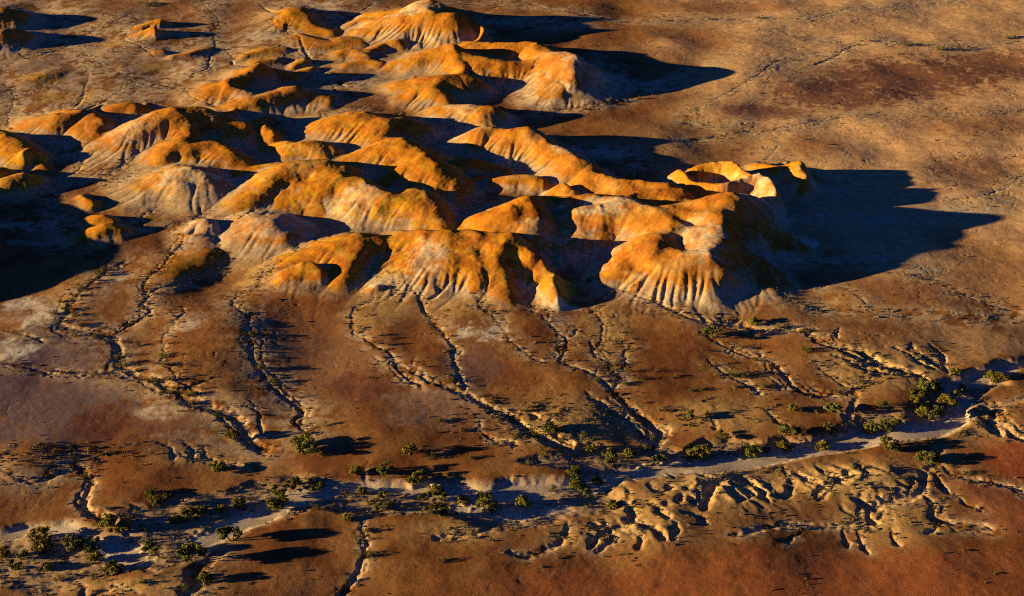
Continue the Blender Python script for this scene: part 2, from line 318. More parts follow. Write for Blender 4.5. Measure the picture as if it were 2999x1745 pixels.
SAND = [  # active sandy channel of the dry river: (width, points)
 (8.2, [(2,1,5100,680),(2,1,3600,930),(2,1,2700,1150),(2,1,2450,1230),(2,1,2200,1300),(2,1,2000,1350),(2,1,1930,1400),(2,2,1980,0),(2,2,2060,60),(2,2,2080,140),(2,2,1950,220),(2,2,1700,270),(2,2,1350,310),(2,2,1000,385),(2,2,700,430),(2,2,400,490),(2,2,0,535),(1,2,2200,570),(1,2,1900,640),(1,2,1600,640),(1,2,1350,690),(1,2,1000,720),(1,2,700,690),(1,2,400,640),(1,2,0,650),(0,2,2350,720),(0,2,2150,770),(0,2,1950,870),(0,2,1750,970),(0,2,1560,1090),(0,2,1500,1100)]),
 (9, [(0,2,-1400,1080),(0,2,-200,1010),(0,2,0,985),(0,2,300,935),(0,2,560,940),(0,2,730,990),(0,2,830,1090),(0,2,930,1190),(0,2,1010,1270)]),
 (5, [(1,2,1650,830),(1,2,1300,880),(1,2,1000,850),(1,2,850,830)]),
 (4, [(0,2,1850,340),(0,2,2100,390),(0,2,2300,440),(0,2,2480,460),(1,2,60,430),(1,2,180,440),(1,2,190,540),(1,2,170,610)]),
]
GULLY = [ # (width, depth, pale wash width, col,row pts)
 (3.2,1.6,9,0,1,[(950,470),(800,545),(650,645),(560,745),(480,855),(440,935),(560,972),(700,990),(800,1015),(850,1100),(870,1240),(950,1310),(1120,1365),(1250,1435),(1340,1470),(1420,1510),(1560,1556),(1700,1640),(1780,1740),(1850,1810),(1960,1850)]),
 (1.3,.9,5,0,1,[(1540,90),(1420,170),(1370,250),(1340,340),(1270,420),(1210,520),(1120,580),(1070,640),(1060,700),(1095,740),(1030,800),(1060,850),(1010,890),(930,940),(860,995)]),
 (1.1,.7,4,0,1,[(1720,160),(1640,230),(1580,310),(1620,390),(1560,470),(1450,550),(1400,600),(1300,640),(1180,680),(1110,722)]),
 (1.3,.9,8,0,1,[(2640,270),(2519,285),(2380,310),(2230,390),(2100,470),(2000,530),(1910,580),(1890,650),(1780,700),(1710,760),(1760,820),(1840,880),(1850,960),(1870,1030),(1910,1100),(1910,1190),(1950,1260),(2010,1330),(2080,1410),(2160,1470),(2220,1530),(2250,1600),(2180,1650),(2260,1740)]),
 (1.0,.8,2,0,1,[(1240,820),(1290,890),(1240,990),(1200,1050),(1230,1130),(1190,1220),(1270,1290),(1290,1350),(1370,1400),(1480,1470)]),
 (1.0,.8,2,0,1,[(1340,820),(1350,860),(1290,900)]),
 (1.6,1.2,2,0,1,[(1570,1330),(1450,1370),(1370,1410)]),
 (1.2,1.0,2,0,2,[(1830,30),(1935,110),(1905,200),(1930,270)]),
 (2.0,1.2,3,0,1,[(0,1205),(120,1260),(300,1290),(560,1305),(700,1300),(880,1280)]),
 (1.2,.8,3,0,1,[(0,980),(180,1010),(320,1050)]),
 (1.0,.9,3,1,1,[(330,560),(380,640),(370,720),(200,760),(100,800),(90,900),(110,980),(200,1000),(260,1080),(330,1150),(380,1230),(480,1340),(560,1380)]),
 (1.6,1.1,2,1,1,[(330,1150),(420,1200),(560,1260),(650,1330),(760,1370)]),
 (1.2,1.1,2,1,1,[(570,480),(480,620),(610,750),(640,830),(720,930),(790,1000),(800,1060),(850,1110),(825,1190),(850,1260),(890,1340),(905,1395)]),
 (1.0,.7,2,1,1,[(880,590),(740,680),(640,750)]),
 (2.8,2.2,4,1,1,[(760,1350),(860,1410),(960,1450),(1060,1500),(1110,1550),(1200,1570),(1260,1610),(1330,1670),(1400,1720),(1500,1790),(1650,1840)]),
 (.9,.4,3,1,1,[(870,560),(900,640),(1000,700),(1060,800),(1130,870),(1200,960),(1250,1040),(1400,1170),(1500,1200)]),
 (1.2,1.1,2,1,1,[(1400,780),(1480,850),(1560,950),(1640,1030),(1600,1140),(1600,1190),(1700,1240),(1800,1290),(1880,1330),(1960,1400),(2030,1450),(2080,1470)]),
 (3.4,2.4,3,1,1,[(2030,1450),(2130,1530),(2250,1600),(2330,1670),(2410,1720),(2360,1800),(2300,1830)]),
 (2.6,2.0,3,1,1,[(1900,1480),(2040,1580),(2150,1650),(2260,1720),(2320,1780)]),
 (1.2,1.0,3,1,1,[(1850,760),(1870,840),(1940,920),(1940,1000),(1920,1080),(1880,1110),(1930,1170),(2000,1210),(2010,1290),(2080,1320),(2010,1400),(2040,1450)]),
 (.9,.8,2,1,1,[(1830,1030),(1850,1070),(1880,1110)]), (.9,.8,2,1,1,[(2110,1050),(2125,1090),(2080,1120),(2095,1190),(2040,1240)]),
 (.8,.6,2,1,1,[(1640,1030),(1720,1010),(1740,960)]),
 (1.6,1.4,4,2,1,[(-120,800),(0,860),(180,910),(400,930),(550,960),(700,975),(900,990)]),
 (2.2,2.0,3,2,1,[(900,985),(1000,1060),(1150,1100),(1270,1150),(1350,1170),(1430,1200),(1530,1230),(1620,1260),(1700,1280),(1790,1335),(1820,1380)]),
 (2.0,1.8,3,2,1,[(1060,1000),(1130,1045),(1200,1085),(1320,1110),(1420,1170),(1500,1190)]),
 (1.6,1.4,3,2,1,[(130,990),(260,1050),(430,1130),(560,1190),(640,1240),(740,1310),(830,1380),(950,1425),(1150,1450)]),
 (1.3,1.1,2,2,1,[(200,1150),(300,1240),(400,1310),(480,1360),(560,1430)]),
 (1.6,1.5,2,2,1,[(1080,1150),(1230,1200),(1340,1260),(1500,1300),(1640,1300)]),
 (1.6,1.5,2,2,1,[(1640,1100),(1760,1150),(1900,1210),(1970,1260)]), (1.4,1.4,2,2,1,[(1830,1090),(1910,1150),(1950,1240)]),
 (1.2,1.2,2,2,1,[(1560,1130),(1720,1200),(1860,1250)]),
 (1.8,1.5,2,2,1,[(700,1390),(900,1430),(1080,1460),(1200,1420),(1330,1430)]),
 (1.0,.7,2,2,1,[(990,1210),(1040,1260),(1200,1340),(1260,1410)]),
 (2.4,2.2,3,0,2,[(560,500),(640,590),(650,660),(615,760),(660,820),(760,865),(850,920)]),
 (1.4,1.0,5,0,2,[(0,530),(100,600),(230,640),(330,600),(380,570),(560,520)]),
 (4.0,2.4,5,0,2,[(1640,1110),(1570,1200),(1450,1290),(1430,1400),(1330,1490)]),
 (3,2.2,3,2,2,[(2519,20),(2420,40),(2280,60),(2340,125),(2290,180),(2310,240),(2250,150)]), (2.2,1.8,2,2,2,[(2340,150),(2430,200),(2490,280),(2560,300)]),
 (2.8,1.6,3,2,2,[(1890,350),(1900,440),(1830,520),(1780,620),(1740,680),(1640,720),(1500,770),(1390,810),(1300,770)]),
 (2.0,1.4,2,2,2,[(1770,660),(1830,740),(1900,820),(1890,880),(1930,910),(2050,930)]), (2,1.8,2,2,2,[(1860,540),(1910,620),(1950,690)]),
 (1.6,1.4,2,2,2,[(1930,480),(2030,550),(2200,590),(2400,640),(2519,670)]),
 (1.6,1.0,2,2,2,[(1500,770),(1520,860),(1480,910),(1350,940),(1150,930),(900,940),(700,950),(500,1010),(400,1030)]),
 (1.6,1.5,2,2,2,[(1390,810),(1400,880),(1430,920)]), (1.2,1.2,2,2,2,[(1340,950),(1360,1030),(1430,1120)]), (1.2,1.2,2,2,2,[(1530,940),(1570,1000),(1620,1050)]),
 (1,1,2,2,2,[(1240,930),(1220,1010),(1230,1050)]), (1,1,2,2,2,[(850,950),(790,1010),(740,1060)]), (1.2,1.2,2,2,2,[(1870,900),(1850,970),(1810,1010)]),
 (1.2,1,2,2,2,[(1950,880),(2050,950),(2200,960),(2300,1010)]), (1.2,1,2,2,2,[(2060,700),(2140,780),(2230,830)]),
 (1.0,.6,6,0,0,[(1200,-10),(1050,70),(900,150),(700,222),(580,270),(500,330),(330,400),(150,440)]),
 (1.2,.6,6,0,0,[(560,300),(640,420),(760,480),(950,560),(1000,600),(1200,650),(1360,660),(1420,740),(1560,790),(1650,800)]),
 (1.2,.7,7,0,0,[(1490,0),(1570,90),(1620,160),(1570,240),(1590,330),(1540,420),(1530,500),(1400,560)]),
 (1.0,.6,4,0,0,[(1600,330),(1700,390),(1740,470)]), (1.0,.6,4,0,0,[(1060,150),(930,270),(1040,340),(1120,420)]),
 (1.6,.9,9,0,0,[(2150,10),(2090,80),(2020,170),(2100,230),(2200,290),(2230,380),(2330,480),(2450,590),(2560,640)]),
 (1.6,.9,3,0,0,[(1880,10),(1980,80),(2060,110)]),
 (1.0,.5,4,0,0,[(640,440),(650,560),(600,680),(570,790)]), (1.0,.5,4,0,0,[(30,620),(120,720),(60,850),(90,960)]), (.9,.5,3,0,0,[(980,600),(860,680),(760,740),(700,790)]),
 (1.0,.7,5,0,0,[(1130,1120),(1000,1180),(900,1230),(780,1290),(640,1320),(450,1370),(350,1460)]),
 (1.0,.7,4,0,0,[(420,1110),(480,1180),(590,1210),(560,1270),(470,1310)]),
 (1.0,.7,5,0,0,[(1120,1290),(900,1330),(680,1330),(560,1340)]), 
 (1.2,.7,4,0,1,[(1870,100),(1780,180)]), (1,.7,3,0,1,[(1170,80),(1060,130),(1020,190),(1060,250)]),
 (1.0,.7,5,0,1,[(330,-60),(380,50),(410,130),(520,200),(560,300)]),
 (1.3,.8,5,2,0,[(2600,250),(2330,310),(2100,352),(1850,345),(1650,332),(1450,312),(1330,322),(1200,382),(1100,425),(970,470)]),
 (1.0,.5,5,2,0,[(1330,322),(1100,380),(850,390)]), (1.0,.5,5,2,0,[(1200,382),(870,430),(650,490),(560,560),(500,600)]),
 (1.0,.5,5,2,0,[(2600,800),(2516,820),(2250,845),(1900,852),(1500,842),(1200,860),(1000,892),(750,950),(400,980),(150,1012),(0,1040)]),
 (1.0,.5,5,2,0,[(400,980),(480,912),(300,920),(0,900)]), (1.0,.5,4,2,0,[(2600,1200),(2516,1260),(2430,1340),(2350,1400),(2150,1460),(1900,1490)]),
 (1.0,.5,6,2,0,[(-200,150),(0,142),(300,142),(550,130),(750,146),(950,142),(1250,72),(1600,40),(2000,10)]),
 (1.0,.5,5,1,0,[(700,5),(1000,30),(1300,45),(1700,95),(2000,140),(2300,160),(2519,165)]), (1.0,.4,5,2,0,[(650,230),(850,270),(1050,290),(1250,320)]),
 (.9,.5,4,2,0,[(0,850),(150,780),(330,690),(500,600)]), (.9,.4,4,2,0,[(1830,160),(1960,200)]), (.9,.4,4,2,0,[(560,1210),(650,1150),(720,1080)]),
 (1,.5,5,1,0,[(1300,830),(1600,815),(1900,780),(2150,720)]), (1,.4,5,2,1,[(720,640),(760,720),(900,790),(1100,820),(1400,840),(1700,870),(2100,870),(2519,880)]),
 (.9,.4,4,2,1,[(1130,620),(1280,720),(1350,800)]), (.9,.4,4,2,1,[(1560,560),(1900,640),(2150,750),(2519,830)]), (.9,.4,4,2,1,[(1000,690),(1050,640)]),
 (.9,.4,3,1,0,[(-60,110),(60,130),(130,90),(240,20)]), (1.1,.8,3,1,1,[(1890,650),(2060,700),(2250,780),(2450,850)]),
 (.8,.1,11,2,1,[(560,0),(760,110),(1100,170),(1600,160),(2000,100),(2400,20)]), (.8,.1,9,2,1,[(500,330),(760,420),(1100,430),(1400,480),(1800,540)]), (.8,.1,8,2,0,[(900,1250),(1000,1380),(1150,1460),(1400,1500)]), (.8,.1,9,1,0,[(1900,560),(2050,640),(2300,640),(2519,560),(2800,480)]), (.8,.1,10,1,0,[(1050,130),(1250,150),(1500,190),(1800,180)]), (.8,.1,9,1,0,[(600,950),(800,1000),(950,1100),(1000,1150)]), (.8,.1,9,1,0,[(1500,1150),(1700,1100),(2000,1130),(2200,1200)]), (.8,.1,10,0,1,[(0,220),(200,190),(420,200),(520,330)]),
 # gullies gnawed into the south bank
 (2.6,2.4,1,2,2,[(360,545),(300,590),(250,640),(180,720),(160,810)]), (1.8,2.0,1,2,2,[(300,590),(380,690),(440,765)]), (1.8,2.0,1,2,2,[(360,560),(480,600),(560,660),(590,730)]),
 (2.2,2.2,1,2,2,[(760,480),(775,560),(790,620),(750,690),(690,700)]), (1.5,1.6,1,2,2,[(220,730),(330,785)]), (1.8,1.8,1,2,2,[(1290,440),(1280,520),(1180,560),(1160,610),(1050,650),(970,700)]),
 (1.5,1.5,1,2,2,[(960,630),(1100,600),(1170,565)]), (1.3,1.4,1,2,2,[(1100,650),(1050,700),(990,740)]), (1.3,1.4,1,2,2,[(410,650),(480,700),(500,740)]),
 (1.3,1.4,1,2,2,[(780,530),(860,575),(900,590)]), (1.4,1.4,1,2,2,[(1180,555),(1260,560),(1310,580)]), (1.4,1.3,1,2,2,[(1400,470),(1460,500),(1470,520)]),
 (1.4,1.3,1,2,2,[(1560,600),(1650,640),(1740,670)]), (1.4,1.3,1,2,2,[(1420,640),(1550,650),(1680,700)]), (1.4,1.3,1,2,2,[(1150,760),(1270,830),(1340,790)]), (1.3,1.3,1,2,2,[(1290,720),(1400,740),(1490,770)]),
 (1.3,1.3,1,2,2,[(940,500),(1000,520),(990,545)]), (1.3,1.3,1,2,2,[(0,640),(80,690),(110,800)]), (1.5,1.4,1,2,2,[(-60,700),(40,740),(100,800)]), (1.3,1.3,1,2,2,[(-40,860),(80,880),(130,940)]),
 (1.8,1.3,2,1,2,[(2080,640),(2130,720),(2125,790),(2165,900),(2050,970),(1900,1050),(1850,1110)]), (1.8,1.9,1,1,2,[(2160,900),(2230,980),(2300,1030),(2360,1095)]), (1.7,1.1,2,1,2,[(1700,900),(1695,1010),(1620,1080),(1530,1130),(1400,1175),(1290,1170)]),
 (1.4,1.5,1,1,2,[(2100,970),(2180,1030),(2200,1100)]), (1.3,1.4,1,1,2,[(1990,1010),(2040,1080),(1960,1120)]), (1.4,1.5,1,1,2,[(1700,960),(1780,960),(1830,970)]),(1.4,1.5,1,1,2,[(2160,880),(2000,940),(1850,930)]),
 (1.4,1.5,1,1,2,[(2150,790),(2250,780),(2330,830),(2400,870)]), (1.4,1.5,1,1,2,[(2250,620),(2300,660),(2360,690),(2450,650)]), (1.4,1.4,1,1,2,[(2330,830),(2480,760),(2519,730)]),(1.3,1.4,1,1,2,[(2400,900),(2480,960),(2490,1040)]),
 (1.3,1.3,1,1,2,[(600,960),(640,1000),(690,1010)]), (1.5,1.4,1,1,2,[(1080,990),(950,1040),(860,1060),(700,1060)]),
 (1.5,1.3,2,1,2,[(120,870),(150,1000),(200,1100),(170,1200),(60,1380),(0,1464)]), (1.3,1.2,1,0,2,[(1300,1290),(1160,1310),(1060,1290)]), (1.6,1.4,1,0,2,[(1090,1464),(900,1410),(740,1464)]), (1.3,1.2,1,0,2,[(540,1400),(600,1430),(620,1470)]),
 # white gullied scarp and mounds north of the river
 (1.2,1.3,1,0,2,[(1180,330),(1260,400),(1290,450)]), (1.2,1.3,1,0,2,[(1300,330),(1370,390),(1400,450)]), (1.2,1.3,1,0,2,[(1490,360),(1520,420),(1560,460)]), (1.6,1.4,1,0,2,[(1240,420),(1330,455),(1480,470),(1620,480),(1760,500),(1860,520)]),
 (1.2,1.2,1,0,2,[(1640,450),(1690,480)]), (1.2,1.2,1,0,2,[(1270,620),(1310,690)]), (1.2,1.2,1,0,2,[(1590,620),(1650,680)]), (1.2,1.2,1,0,2,[(1380,650),(1390,690)]), (1.4,1.2,1,0,2,[(1980,450),(2010,510)]), (1.4,1.2,1,0,2,[(2090,480),(2120,530)]),
 (1.6,1.5,2,1,2,[(1290,60),(1430,110),(1400,150)]), (1.6,1.5,2,1,2,[(1560,180),(1590,280),(1700,350)]), (1.5,1.5,2,1,2,[(1740,250),(1760,330)]), (1.5,1.5,2,1,2,[(2060,290),(2040,350)]), (1.6,1.4,2,1,2,[(1040,230),(1080,290),(1240,330),(1300,370)]),
 (1.6,1.6,1,1,2,[(1900,60),(1980,150),(2100,160)]), (1.4,1.4,1,2,2,[(200,150),(250,200),(240,240)]), (1.3,1.3,1,2,2,[(650,130),(700,170),(790,210)]), (2.4,1.8,2,2,2,[(1300,0),(1260,60),(1200,110)]), (1.6,1.6,1,2,2,[(1240,130),(1350,130),(1420,170)]),
 (1.6,1.4,1,2,1,[(1280,1370),(1420,1330),(1560,1300),(1700,1320)]),
]
rg = np.random.default_rng(9); extra = []
for wd, dp, pw, c, r, pts in GULLY:
    if pw < 2 or len(pts) < 4 or dp < .2: continue
    extra.append((wd*.6, dp*.5, pw*.8, c, r, [(x+rg.normal()*22, y+rg.normal()*12) for x, y in pts]))
    if pw > 4: extra.append((wd*.5, dp*.4, pw*.8, c, r, [(x+rg.normal()*34, y+rg.normal()*18) for x, y in pts]))
    for _ in range(int(len(pts)*2.2)):
        i = rg.integers(1, len(pts)-1); x, y = pts[i]; dx, dy = pts[i-1][0]-x, pts[i-1][1]-y; L = math.hypot(dx, dy)+1e-6
        a = math.atan2(dy, dx)+rg.choice([-1, 1])*rg.uniform(.35, 1.0); ln = rg.uniform(30, 130); t = rg.random()
        x, y = x+dx*t, y+dy*t; q = [(x, y)]
        for k_ in range(4): a += rg.normal()*.35; x += math.cos(a)*ln/4; y += math.sin(a)*ln/4*.7; q.append((x, y))
        extra.append((wd*.55, dp*.55, 1.6, c, r, q[::-1]))
GULLY += extra
carve = np.zeros((NY, NX), f32); shoulder = carve.copy(); wash = carve.copy(); sand = carve.copy(); veg = carve.copy()
def wiggle(P, amp, seed):
    r = np.random.default_rng(seed); n = len(P)
    o = np.zeros((n, 2))
    for s, a in ((9, 1.), (4, .55), (2, .3)):
        k = r.standard_normal((max(2, n//s+2), 2)); o += a*np.stack([np.interp(np.arange(n)/s, np.arange(len(k)), k[:, i]) for i in (0, 1)], 1)
    return P+amp*o
def line_field(P, reach, fn):
    for a, b in zip(P[:-1], P[1:]):
        sub = window(min(a[0], b[0])-reach, max(a[0], b[0])+reach, min(a[1], b[1])-reach, max(a[1], b[1])+reach)
        if sub is None: continue
        x_ = gx[None, sub[1]]+.24*N_s1[sub]; y_ = gy[sub[0], None]+.24*N_s2[sub]
        dx, dy = b[0]-a[0], b[1]-a[1]; L2 = dx*dx+dy*dy+1e-6
        t = np.clip(((x_-a[0])*dx+(y_-a[1])*dy)/L2, 0, 1)
        fn(sub, np.sqrt((x_-a[0]-t*dx)**2+(y_-a[1]-t*dy)**2), a, b, t)
GLINES = []
for k, g in enumerate(GULLY):
    wd, dp, pw, c, r, pts = g
    if wd < 2.1 and pw > 1: wd, dp = wd*.56, dp*.5
    elif pw > 1: wd, dp = wd*.62, dp*.55
    else: wd, dp = wd*.6, dp*.27
    P = catmull([tw(c, r, x, y, 0) for x, y in pts], 7); L = np.linalg.norm(np.diff(P, axis=0), axis=1).sum()
    if L < 5: continue
    n = max(8, int(L/2.5)); s = np.linspace(0, 1, len(P)); P = np.stack([np.interp(np.linspace(0, 1, n), s, P[:, i]) for i in (0, 1)], 1)
    P = wiggle(P, .8+.15*wd, 100+k); tp = np.linspace(.3, 1.15, n)*np.minimum(1, np.linspace(8, .7, n))
    GLINES.append((P, wd, dp))
    P3 = np.c_[P, tp]
    def fn(sub, d, a, b, t):
        tpv = a[2]+t*(b[2]-a[2])
        q = np.clip(d/(wd*(.5+.5*tpv)), 0, 1.6)
        carve[sub] = np.maximum(carve[sub], dp*tpv*ss(1.25, .25, q))
        shoulder[sub] = np.maximum(shoulder[sub], .28*dp*tpv*np.exp(-(d/(wd*2.6+1.2))**2))
        wash[sub] = np.maximum(wash[sub], np.exp(-(d/pw)**2)*(.4+.6*tpv))
    line_field(P3, max(wd*6, pw*2), fn)
for k, (wd, pts) in enumerate(SAND):
    P = catmull([tw(c, r, x, y, -1.6) for c, r, x, y in pts], 8); P = np.c_[P, np.ones(len(P))]
    def fn(sub, d, a, b, t): sand[sub] = np.maximum(sand[sub], ss(wd*.60, wd*.36, d+.5*N_s2[sub]+.5*N_wx[sub]))
    line_field(P, wd, fn)

# knobbly mounds along the banks
R1 = 1-np.abs(spectral(14, 3, 2.4, 31)); R2 = 1-np.abs(spectral(7, 2, 2.2, 32))
bank = near_valley*(1-valley)
def blob(cx, cy, rx, ry):               # soft ellipse mask in world space
    return np.exp(-(((gx[None, :]-cx)/rx)**2+((gy[:, None]-cy)/ry)**2)**1.5)
def patch(c, r, x, y, rx, ry):          # ellipse read on the sheet (tile px) -> world
    cx, cy = tw(c, r, x, y); ex, _ = tw(c, r, x+rx, y); _, ey = tw(c, r, x, y-ry)
    return blob(cx, cy, abs(ex-cx), abs(ey-cy))
bad = np.zeros((NY, NX), f32)
for a in [(2,2,400,680,620,200),(2,2,1250,620,560,170),(1,2,2200,900,380,240),(1,2,1800,1020,350,120),(2,1,1500,1240,500,160),(1,2,1700,200,520,190),(2,2,300,120,380,130),(0,2,1400,440,260,70),(0,2,900,1400,700,70),(1,2,900,980,400,90),(2,2,2100,200,300,150),(2,2,1500,870,420,160)]:
    bad = np.maximum(bad, patch(*a))
def worley(cw, ch, ang, seed):            # distance to the crease between rounded lobes
    r = np.random.default_rng(seed); ca_, sa_ = math.cos(ang), math.sin(ang)
    wn = np.nonzero(bad > .02); ys_, xs_ = gy[wn[0]]+.9*N_wx[wn]+.35*N_s1[wn], gx[wn[1]]+.9*N_wy[wn]+.35*N_s2[wn]
    u = (xs_*ca_+ys_*sa_)/cw; v = (-xs_*sa_+ys_*ca_)/ch
    iu = np.floor(u).astype(np.int64); iv = np.floor(v).astype(np.int64); J = r.random((256, 256, 2)).astype(f32)
    f1 = np.full(u.shape, 9., f32); f2 = f1.copy()
    for a in (-1, 0, 1):
        for b in (-1, 0, 1):
            j = J[(iu+a) % 256, (iv+b) % 256]; dd = np.sqrt((iu+a+j[:, 0]-u)**2+(iv+b+j[:, 1]-v)**2)
            f2 = np.where(dd < f1, f1, np.minimum(f2, dd)); f1 = np.minimum(f1, dd)
    o = np.zeros((NY, NX), f32); o[wn] = f2-f1; return o
W1 = worley(4.4, 12.0, math.radians(32), 61); W2 = worley(2.4, 6.0, math.radians(25), 62)
lobes = 1-np.exp(-W1/.3)+.16*(1-np.exp(-W2/.25))
south = np.zeros((NY, NX), f32)
for a in [(2,2,350,660,560,150),(2,2,1150,600,520,130),(1,2,2250,900,330,200),(1,2,1850,1010,300,90)]: south = np.maximum(south, patch(*a)*(1 if a[0] == 2 else .55))
lobes = lobes*(.22+.78*south)*ss(-1.3, .3, N_col+.4*N_mid)
z = hill.copy()
z += .45*N_big*ss(8, 0, hill) + .035*N_mid*ss(6, 0, hill)*(1-valley)
z += bad*(1-valley)*(.1+.5*lobes)
z += 1.3*south*(1-valley)*ss(-1, -20, sd)
z -= (carve+shoulder)*(1-.75*valley)*(.75+.25*bad)
z -= valley*(.7+.85*ss(-80, 60, gx)[None, :]) + .35*sand*valley
z += valley*(1-sand)*(.10*N_mid+.03*N_fine) - .0*sand
plain = ss(2.5, .2, hill)*(1-valley)
right_z = ss(60, 150, gx)[None, :]*ss(370, 430, gy)[:, None]
z += plain*(.012*N_fine+.03*N_str*ss(0, .5, wash+.25*ss(70, 160, gx)[None, :]))

etch = np.exp(-(spectral(26, 3, 2.4, 41)/.055)**2)*ss(-.3, .9, spectral(60, 12, 2.5, 42)+.5*right_z)+.7*np.exp(-(spectral(16, 2, 2.2, 43)/.05)**2)*ss(.2, 1.2, wash+.4*N_big)
etch = np.minimum(etch, 1)*plain
z -= .16*etch*ss(250, 420, gy)[:, None]+.05*etch
# ---- running water: parallel droplets scour rills down the slopes
def sample(A, x, y):
    ix = x.astype(np.int32); iy = y.astype(np.int32); fx = (x-ix).astype(f32); fy = (y-iy).astype(f32)
    i = iy*NX+ix; a = A.ravel()
    return (a[i]*(1-fx)+a[i+1]*fx)*(1-fy)+(a[i+NX]*(1-fx)+a[i+NX+1]*fx)*fy
prob = ss(.6, 3, hill)*.9 + (bad*.4+1.6*south)*(1-valley); prob = (prob/prob.sum()).ravel().cumsum()
flow_total = np.zeros((NY, NX), f32)
rng = np.random.default_rng(5)
for it in range(9):
    zb = blur(z, 1)
    GX = np.zeros_like(z); GY = np.zeros_like(z)
    GX[:, 1:-1] = (zb[:, 2:]-zb[:, :-2])/(2*RES); GY[1:-1] = (zb[2:]-zb[:-2])/(2*RES)
    N = 150000
    idx = np.searchsorted(prob, rng.random(N)); idx = np.minimum(idx, NX*NY-1)
    py = (idx//NX+rng.random(N)).astype(f32); px = (idx % NX+rng.random(N)).astype(f32)
    vx = np.zeros(N, f32); vy = np.zeros(N, f32); cnt = np.zeros(NX*NY, f32)
    for st in range(60):
        px = np.clip(px, 1, NX-3); py = np.clip(py, 1, NY-3)
        ax, ay = sample(GX, px, py), sample(GY, px, py)
        vx = .25*vx-ax; vy = .25*vy-ay
        sp = np.sqrt(vx*vx+vy*vy)+1e-6
        k = sp > .035
        if not k.all():
            px, py, vx, vy, sp = px[k], py[k], vx[k], vy[k], sp[k]
            if len(px) < 500: break
        px = px+vx/sp; py = py+vy/sp
        i = np.clip(py, 0, NY-1).astype(np.int32)*NX+np.clip(px, 0, NX-1).astype(np.int32)
        cnt += np.bincount(i, minlength=NX*NY).astype(f32)
    cnt = cnt.reshape(NY, NX); flow_total += cnt
    fl = np.sqrt(blur(np.minimum(cnt, 60), 1))
    sl_ = np.sqrt(GX**2+GY**2)
    cr_rel = ss(1.0, .55, hill/np.maximum(crest, .5))
    z -= ss(.42, .12, blur(z, 5)-z)*.019*fl*np.minimum(sl_*(1.6+3*south), 1)*np.maximum((.04+.96*cr_rel)*(.35+.65*ss(-.6, .8, N_big+palW)), np.maximum(.22*bad, .75*south))
z = z*.85+blur(z, 1)*.15
rill = np.minimum(1, np.sqrt(blur(flow_total, 1))/9)
print('height field done')

# ---------------------------------------------------------------- colour of the earth (albedo), per map cell
def mixc(col, target, m):
    for i in range(3): col[i] += (target[i]-col[i])*m
rel = np.clip(hill/np.maximum(crest, .8), 0, 1)
n1 = N_col; n2 = N_col2
col = [np.full((NY, NX), v, f32) for v in (.285, .128, .048)]
mixc(col, (.215, .078, .03), ss(-.2, .9, n1+.25*n2)*.85)
mixc(col, (.37, .18, .075), ss(.3, 1.3, -n1+.35*n2)*.6)
right_plain = ss(40, 130, gx[None, :]+12*N_big)*ss(345, 430, gy[:, None]+14*N_big)
mixc(col, (.78, .49, .28), right_plain*(.72+.28*ss(-1., .8, .5*N_str+.8*n2)))
far_left = ss(-50, -120, gx)[None, :]*ss(470, 520, gy)[:, None]
mixc(col, (.58, .42, .31), far_left*ss(-1.1, .5, n1*.6+n2)*.9)
def P_(c, r, x, y, rx, ry, rgb, amt, noisy=.35):
    m = patch(c, r, x, y, rx, ry); m = ss(.08, .85, m+noisy*(n2*.6+.3*N_fine)*np.minimum(1, m*3))
    if rgb[2] > .2: m = m*(.45+.55*ss(-.6, 1.2, .7*n2+.6*N_fine+.5*N_str))
    mixc(col, rgb, np.clip(m*amt, 0, 1))
PURPLE=(.19,.125,.15); DRED=(.21,.075,.05); WHITE=(.76,.68,.63); PINK=(.47,.33,.27); OCHRE=(.58,.34,.035); REDP=(.33,.11,.045); RUST=(.33,.125,.045)
